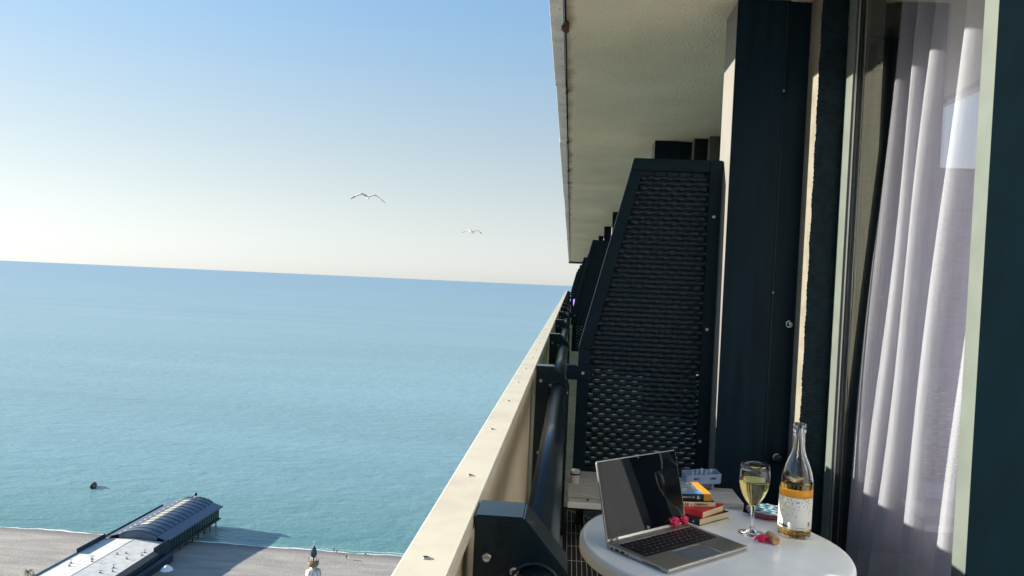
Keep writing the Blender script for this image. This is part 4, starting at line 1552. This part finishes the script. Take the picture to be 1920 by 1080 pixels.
# ---------------------------------------------------------------- boat
bo = thing('boat', 'small dark wooden boat alone on the water', 'boat', (-209.8, 324.3, SEA_Z), math.radians(18))
bo.scale = (1.35, 1.35, 1.9)
rows = []
for j in range(15):
    q = j / 14
    y = -2.1 + 4.2 * q
    w = 0.85 * (1 - max(0, (q - 0.45) / 0.55) ** 2.2) * (0.82 + 0.18 * min(1, q * 3))
    sh = 0.62 + 0.35 * q * q
    rows.append([(-w, y, sh), (-w * 0.92, y, 0.25), (-w * 0.55, y, -0.12), (0, y, -0.2), (w * 0.55, y, -0.12), (w * 0.92, y, 0.25), (w, y, sh)])
m_ = MB().grid(rows)
o = m_.build('hull', M['hull'], bo, world=False)
sd = o.modifiers.new('planking', 'SOLIDIFY')
sd.thickness = 0.07
MB().prism([(-0.7, -1.9), (0.7, -1.9), (0.75, 0.0), (0.55, 1.3), (0, 2.0), (-0.55, 1.3), (-0.75, 0.0)], 0.22, 0.27, 'Z').build('deck', M['boat_in'], bo, world=False)
MB().box(-0.45, 0.1, 0.27, 0.45, 1.0, 1.15, bev=0.06).build('wheelhouse', M['boat_in'], bo, world=False)
for yb in (-1.3, -0.5):
    MB().box(-0.72, yb, 0.45, 0.72, yb + 0.25, 0.5).build('thwart', M['boat_in'], bo, world=False)
MB().box(-0.12, -2.35, 0.2, 0.12, -2.05, 0.95, bev=0.04).build('outboard_motor', M['black'], bo, world=False)

# ---------------------------------------------------------------- pier pavilion
pv = thing('pier_pavilion', 'long pier building, white flat roof on land and vaulted slate roof over the sea', 'building', (-143.5, 246, -100))
# beach block
MB().box(-154.2, 196, -98.6, -133.2, 246, -93.05).build('wall', M['pier_dark'], pv)
RX = -144.3
for xa, za, xb, zb in ((-154.6, -92.95, RX, -92.35), (RX, -92.35, -132.8, -92.95)):
    mb = MB()
    ny = 6
    for k in range(ny):
        pass
    mb.prism([(xa, za - 0.12), (xb, zb - 0.12), (xb, zb), (xa, za)], 196, 246.2, 'Y')
    mb.build('roof', M['roof_white'], pv)
MB().box(RX - 0.12, 196, -92.40, RX + 0.12, 246, -92.27).build('roof_ridge', M['fascia'], pv)
for y in range(200, 246, 6):
    pass
# left parapet slabs
MB().box(-155.0, 231.5, -93.9, -154.65, 246.5, -91.4, bev=0.03).build('parapet', M['pier_dark'], pv)
MB().box(-155.0, 196, -93.9, -154.62, 231.4, -92.6).build('parapet', M['roof_slate'], pv)
MB().box(-132.78, 238.0, -98, -132.4, 247.2, -91.9, bev=0.03).build('parapet', M['pier_dark'], pv)
# brown lean-to roof on the right
mb = MB()
mb.prism([(-132.75, -93.05), (-131.0, -93.75), (-131.0, -93.9), (-132.75, -93.25)], 196, 238, 'Y')
mb.build('lean_to_roof', M['brown'], pv)
MB().box(-132.7, 196, -99, -131.6, 237.9, -93.8).build('wall', M['pier_dark'], pv)
MB().box(-130.9, 196, -96.1, -129.6, 246, -95.9).build('ledge', M['roof_slate'], pv)
MB().box(-131.5, 196, -99, -130.2, 246, -96.1).build('wall', M['pier_dark'], pv)
# sea pavilion
Y0, Y1 = 246.4, 287.0
MB().box(-153.6, Y0, -97.0, -133.6, Y1 - 0.4, -92.75).build('wall', M['pier_glass'], pv)
MB().box(-154.4, Y0, -97.5, -132.9, Y1, -97.02).build('deck', M['pile'], pv)
# side slopes of the roof
mb = MB()
mb.prism([(-132.5, -92.4), (-136.3, -91.25), (-136.3, -91.45), (-132.5, -92.65)], Y0, Y1, 'Y')
mb.build('roof_slope', M['roof_slate'], pv)
mb = MB()
mb.prism([(-154.6, -92.4), (-150.0, -91.25), (-150.0, -91.45), (-154.6, -92.65)], Y0, Y1, 'Y')
mb.build('roof_slope', M['roof_slate'], pv)
MB().box(-154.95, 247, -92.9, -154.62, 283, -92.0).build('gutter', M['pier_dark'], pv)
MB().box(-132.48, Y0, -92.75, -132.2, Y1, -92.35).build('gutter', M['pier_dark'], pv)
XL, XR, ZS, ZP = -150.0, -136.3, -91.25, -89.55


def vault(u):
    x = XL + (XR - XL) * u
    return x, ZS + (ZP - ZS) * math.sin(math.pi * min(1, max(0, u))) ** 0.85


nb = 13
for i in range(nb):
    ya = Y0 + (Y1 - Y0) * i / nb
    yb = Y0 + (Y1 - Y0) * (i + 1) / nb
    pale = 2 <= i < nb - 1
    for (ua, ub, nm, m_) in ((0.0, 0.25, 'roof_panel', M['roof_slate']), (0.25, 0.46, 'skylight' if pale else 'roof_panel', M['skylight'] if pale else M['roof_slate']),
                             (0.46, 0.55, 'roof_panel', M['roof_slate']), (0.55, 1.0, 'roof_panel', M['roof_slate'])):
        a_, b_ = [], []
        for j in range(7):
            x, z = vault(ua + (ub - ua) * j / 6)
            bow = 0.0
            a_.append((x, ya + 0.12, z))
            b_.append((x, yb - 0.12, z))
        mid = [(p[0], (p[1] + q[1]) / 2, p[2] + 0.10) for p, q in zip(a_, b_)]
        MB().grid([a_, mid, b_]).build(nm, m_, pv)
for i in range(nb + 1):
    ya = Y0 + (Y1 - Y0) * i / nb
    pts = [vault(j / 16) for j in range(17)]
    mb = MB()
    mb.tube([(x, ya, z + 0.0) for x, z in pts], 0.17, 6)
    mb.build('roof_rib', M['pier_dark'], pv)
for yy_ in (Y0 + 0.02, Y1 - 0.02):
    mb = MB()
    pts = [vault(j / 20) for j in range(21)]
    mb.prism([(XL, -92.6)] + [(x, z - 0.02) for x, z in pts] + [(XR, -92.6)], yy_ - 0.05, yy_ + 0.05, 'Y')
    mb.build('gable', M['roof_slate'], pv)
for i in range(22):
    y = Y0 + 0.8 + i * (Y1 - Y0 - 2.0) / 21
    MB().box(-133.58, y - 0.09, -97.0, -133.38, y + 0.09, -92.75).build('mullion', M['pile'], pv)
for y in (258, 262.5, 267, 271.5, 276, 280.5, 285.5):
    for x in (-134.2, -143.5, -152.8):
        MB().tube([(x, y, -97.4), (x, y, -101)], 0.26, 8).build('pile', M['pile'], pv)
for x in (-138, -148):
    MB().tube([(x, 285.5, -97.4), (x, 285.5, -101)], 0.26, 8).build('pile', M['pile'], pv)
# finial globe
MB().tube([(-143.3, 286.4, -89.6), (-143.3, 286.4, -88.9)], 0.35, 8).build('finial_post', M['tower_white'], pv)
bm = bmesh.new()
bmesh.ops.create_icosphere(bm, subdivisions=3, radius=0.68)
mb = MB()
for v in bm.verts:
    v.co += Vector((-143.3, 286.4, -88.3))
mb.addbm(bm, 0, True)
bm.free()
mb.build('finial_globe', M['pier_dark'], pv)
# roof clutter: vents and aerials
rnd = random.Random(4)
for x, y in ((-141.6, 232), (-139.5, 233.5), (-146.5, 226.5), (-149.8, 220.5), (-136.8, 229.5), (-145.2, 224.6), (-134.6, 236), (-134.1, 233.5), (-136.5, 222), (-135.2, 219.5), (-137.9, 217.5), (-151.0, 223)):
    z = -92.4 - 0.055 * abs(x - RX)
    h = rnd.uniform(0.5, 1.3)
    mb = MB()
    mb.box(x - .25, y - .2, z, x + .25, y + .2, z + 0.28)
    mb.tube([(x, y, z + 0.2), (x, y, z + h)], 0.07, 6)
    mb.tube([(x - rnd.uniform(.3, .8), y, z + h * 0.9), (x + rnd.uniform(.2, .8), y + .2, z + h * 0.95)], 0.05, 6)
    mb.build('roof_vent', M['pile'], pv)

# birds perched along the end of the vault
mb = MB()
rows = []
mb.lathe([(0.02, 0), (0.13, 0.08), (0.16, 0.22), (0.12, 0.36), (0.07, 0.44), (0.09, 0.50), (0.06, 0.57), (0.01, 0.60)], 10)
mb.prism([(0.05, 0.48), (0.22, 0.50), (0.05, 0.53)], -0.02, 0.02, 'Y')
mb.prism([(-0.12, 0.06), (-0.30, -0.10), (-0.24, -0.12), (-0.05, 0.02)], -0.06, 0.06, 'Y')
pb_me = mb.mesh('perched_bird', M['black'])
ordn = ('outermost', 'second', 'third', 'fourth', 'innermost')
ordr = ('nearest the globe', 'second', 'third', 'fourth', 'fifth', 'sixth', 'outermost')
for bi, u in enumerate((0.16, 0.22, 0.27, 0.33, 0.39, 0.60, 0.655, 0.71, 0.755, 0.81, 0.86, 0.92)):
    x, z = vault(u)
    if bi < 5:
        blab = ('dark bird on the roof edge, outermost of five left of the globe' if bi == 0 else 'dark bird on the roof edge, next to the globe on its left' if bi == 4 else
                'dark bird on the roof edge, %s from the left of five beside the globe' % ordn[bi])
    else:
        blab = ('dark bird on the roof edge, next to the globe on its right' if bi == 5 else 'dark bird on the roof edge, lowest of seven right of the globe' if bi == 11 else
                'dark bird on the roof edge, %s to the right of the globe' % ordr[bi - 5])
    tag(share('perched_bird', pb_me, None, (x, 286.9 + rnd.uniform(-.1, .1), z + 0.15), (0, 0, rnd.uniform(0, 6))),
        blab, 'bird', 'birds perched on the pier roof')

# ---------------------------------------------------------------- lantern tower
tw = thing('lantern_tower', 'slender white tower with dark pointed cap and tan gallery by the beach', 'tower', (-74.5, 225, -98.5))
c = (-74.5, 225, 0)
MB().lathe([(0.12, -81.0), (0.22, -81.25), (0.06, -81.5), (0.10, -82.2), (0.16, -82.5)], 12, c).build('finial', M['tower_white'], tw)
m_ = MB()
for j in range(8):
    a0, a1 = 2 * math.pi * j / 8, 2 * math.pi * (j + 1) / 8
    rows = []
    for r, z in ((0.18, -82.4), (0.62, -83.2), (0.92, -84.1), (1.02, -85.0), (0.80, -85.8)):
        rows.append([(c[0] + r * math.cos(a0 + (a1 - a0) * q / 3), c[1] + r * math.sin(a0 + (a1 - a0) * q / 3), z) for q in range(4)])
    MB().grid(rows).build('cap_panel', M['tower_white'] if j in (3,) else M['tower_dark'], tw)  # white panel on the sun side paints a glint on the dark cap
for j in range(8):
    a = 2 * math.pi * j / 8
    MB().tube([(c[0] + .75 * math.cos(a), c[1] + .75 * math.sin(a), -85.8), (c[0] + .75 * math.cos(a), c[1] + .75 * math.sin(a), -87.4)], 0.1, 6).build('lantern_post', M['tower_white'], tw)
MB().lathe([(0.45, -85.8), (0.45, -87.4)], 12, c).build('lantern', M['pier_glass'], tw)
MB().lathe([(0.8, -87.4), (1.65, -87.5), (1.7, -87.9), (1.5, -88.5), (0.9, -88.9)], 20, c).build('gallery', M['tower_tan'], tw)
m_ = MB()
for j in range(14):
    a = 2 * math.pi * j / 14
    m_.tube([(c[0] + 1.62 * math.cos(a), c[1] + 1.62 * math.sin(a), -87.5), (c[0] + 1.62 * math.cos(a), c[1] + 1.62 * math.sin(a), -86.7)], 0.05, 5)
m_.tube([(c[0] + 1.62 * math.cos(2 * math.pi * j / 24), c[1] + 1.62 * math.sin(2 * math.pi * j / 24), -86.7) for j in range(25)], 0.06, 5)
m_.build('railing', M['tower_tan'], tw)
MB().lathe([(0.75, -88.9), (0.85, -89.6), (1.9, -89.9), (2.25, -90.4), (2.35, -91.2), (2.2, -92.2), (1.6, -92.8), (1.7, -98.4)], 24, c).build('shaft', M['tower_white'], tw)
for j in range(10):
    a = 2 * math.pi * j / 10
    MB().tube([(c[0] + r * math.cos(a), c[1] + r * math.sin(a), z) for r, z in ((0.9, -89.4), (1.95, -89.85), (2.32, -90.4), (2.42, -91.2), (2.27, -92.2))], 0.08, 5).build('rib', M['tower_tan'], tw)

# ---------------------------------------------------------------- beach umbrella / canopy
cn = thing('canopy', 'white beach canopy standing in the pier building shadow', 'canopy', (-124.8, 232, -98.85))
for j in range(8):
    a0, a1 = 2 * math.pi * j / 8, 2 * math.pi * (j + 1) / 8
    rows = []
    for r, z in ((0.05, 4.1), (0.8, 3.75), (1.5, 3.2), (1.95, 2.5)):
        rows.append([(r * math.cos(a0 + (a1 - a0) * q / 3) * (0.96 if q in (1, 2) else 1), r * math.sin(a0 + (a1 - a0) * q / 3) * (0.96 if q in (1, 2) else 1), z) for q in range(4)])
    MB().grid(rows).build('cloth_panel', M['canvas'], cn, world=False)
MB().tube([(0, 0, 0), (0, 0, 4.2)], 0.05, 8).build('pole', M['steel'], cn, world=False)

# ---------------------------------------------------------------- palms by the pier


def palm(label, loc, h, seed, n=15, fl=2.3):
    rnd = random.Random(seed)
    t = thing('palm_tree', label, 'palm tree', loc)
    MB().tube([(0, 0, 0), (0.08, 0, h * 0.5), (0.02, 0.05, h)], [0.24, 0.18, 0.16], 8).build('trunk', M['trunk'], t, world=False)
    for i in range(n):
        a = 2 * math.pi * i / n + rnd.uniform(-.15, .15)
        el = rnd.uniform(0.1, 0.95)
        L = fl * rnd.uniform(0.8, 1.1)
        m_ = MB()
        pts = []
        for j in range(9):
            q = j / 8
            rr = L * (q * 0.9)
            pts.append(Vector((math.cos(a) * rr, math.sin(a) * rr, h + L * (el * q - 0.9 * q * q))))
        m_.tube(pts, [0.045 * (1 - 0.8 * j / 8) for j in range(9)], 5)
        side = Vector((-math.sin(a), math.cos(a), 0))
        for j in range(1, 9):
            p = pts[j]
            d = (pts[j] - pts[j - 1]).normalized()
            for s_ in (-1, 1):
                for k in (0, 1):
                    bp = p - d * (0.13 * k)
                    ll = L * 0.26 * (1 - 0.5 * j / 8)
                    tip = bp + side * s_ * ll + d * ll * 0.5 + Vector((0, 0, -ll * 0.25))
                    b = len(m_.v)
                    m_.v += [tuple(bp + d * 0.05), tuple(bp - d * 0.05), tuple(tip)]
                    m_.face((b, b + 1, b + 2))
        m_.build('frond', M['leaf'], t, world=False)
    return t


palm('palm crown poking up at the lower left edge of the beach', (-163.6, 221, -98.7), 3.2, 1)
palm('small palm crown against the left edge of the white roof', (-156.4, 214, -98.5), 5.0, 2, 13, 1.8)

# ---------------------------------------------------------------- people on the beach


def person(label, loc, rz, mat_, sitting=False, hold=0.0):
    t = thing('person', label, 'person', loc, rz)
    if sitting:
        J = {'pel': (0, 0, 0.16), 'chest': (0, -0.10, 0.50), 'neck': (0, -0.08, 0.66), 'head': (0, -0.04, 0.82), 'top': (0, -0.03, 0.90),
             'hl': (-0.10, 0.02, 0.14), 'kl': (-0.14, 0.38, 0.42), 'fl': (-0.14, 0.62, 0.05), 'tl': (-0.14, 0.74, 0.04),
             'hr': (0.10, 0.02, 0.14), 'kr': (0.14, 0.40, 0.40), 'fr': (0.14, 0.66, 0.05), 'tr': (0.14, 0.78, 0.04),
             'sl': (-0.19, -0.09, 0.60), 'el': (-0.26, 0.05, 0.40), 'wl': (-0.18, 0.26, 0.40), 'sr': (0.19, -0.09, 0.60), 'er': (0.26, 0.05, 0.40), 'wr': (0.18, 0.26, 0.40)}
    else:
        st = 0.14
        J = {'pel': (0, 0, 0.92), 'chest': (0, 0.01, 1.28), 'neck': (0, 0.01, 1.48), 'head': (0, 0.03, 1.62), 'top': (0, 0.03, 1.72),
             'hl': (-0.10, 0, 0.88), 'kl': (-0.11, st, 0.48), 'fl': (-0.11, st * 0.9, 0.07), 'tl': (-0.11, st + 0.14, 0.03),
             'hr': (0.10, 0, 0.88), 'kr': (0.11, 0.0, 0.48), 'fr': (0.11, -st * 1.4, 0.09), 'tr': (0.11, -st * 0.6, 0.03),
             'sl': (-0.19, 0.0, 1.40), 'el': (-0.26, -0.06, 1.14), 'wl': (-0.25, 0.08, 0.90), 'sr': (0.19, 0.0, 1.40), 'er': (0.26, -0.02, 1.14), 'wr': (0.24, 0.14, 0.92)}
    E_ = [('pel', 'chest'), ('chest', 'neck'), ('neck', 'head'), ('head', 'top'), ('pel', 'hl'), ('hl', 'kl'), ('kl', 'fl'), ('fl', 'tl'), ('pel', 'hr'), ('hr', 'kr'), ('kr', 'fr'), ('fr', 'tr'),
          ('chest', 'sl'), ('sl', 'el'), ('el', 'wl'), ('chest', 'sr'), ('sr', 'er'), ('er', 'wr')]
    Rd = {'pel': .14, 'chest': .15, 'neck': .06, 'head': .10, 'top': .07, 'h': .10, 'k': .065, 'f': .045, 't': .035, 's': .065, 'e': .045, 'w': .035}
    nm = list(J)
    me = bpy.data.meshes.new('body')
    me.from_pydata([J[k] for k in nm], [(nm.index(a), nm.index(b)) for a, b in E_], [])
    o_ = bpy.data.objects.new('body', me)
    link(o_, t, world=False)
    o_.modifiers.new('skin', 'SKIN')
    for i, k in enumerate(nm):
        r = Rd.get(k, Rd.get(k[0], .05))
        me.skin_vertices[0].data[i].radius = (r, r * 0.85)
    me.skin_vertices[0].data[0].use_root = True
    ss = o_.modifiers.new('smooth', 'SUBSURF')
    ss.levels = ss.render_levels = 1
    me.materials.append(mat_)
    return t


dark = clothes_mat('dark_clothes', (0.02, 0.02, 0.03), (0.03, 0.03, 0.04))
grey = clothes_mat('grey_clothes', (0.12, 0.11, 0.11), (0.05, 0.045, 0.04))
white = clothes_mat('white_clothes', (0.75, 0.74, 0.72), (0.60, 0.58, 0.55))
person('dark clothed person at the waterline, the left one of the seaward pair', (-80.9, 266.9, -99.9), 0.6, dark)
person('greyish clothed person just right of the dark one at the waterline', (-79.4, 265.4, -99.8), 0.2, grey)
person('dark clothed person walking beside the one in white, higher up the beach', (-74.3, 260.3, -99.6), 1.2, dark)
person('person in white walking beside a dark clothed one, higher up the beach', (-73.4, 260.6, -99.6), 1.1, white)
person('dark figure sitting alone near the surf, closest to the balcony', (-69.2, 266.4, -99.87), 0.3, dark, True)
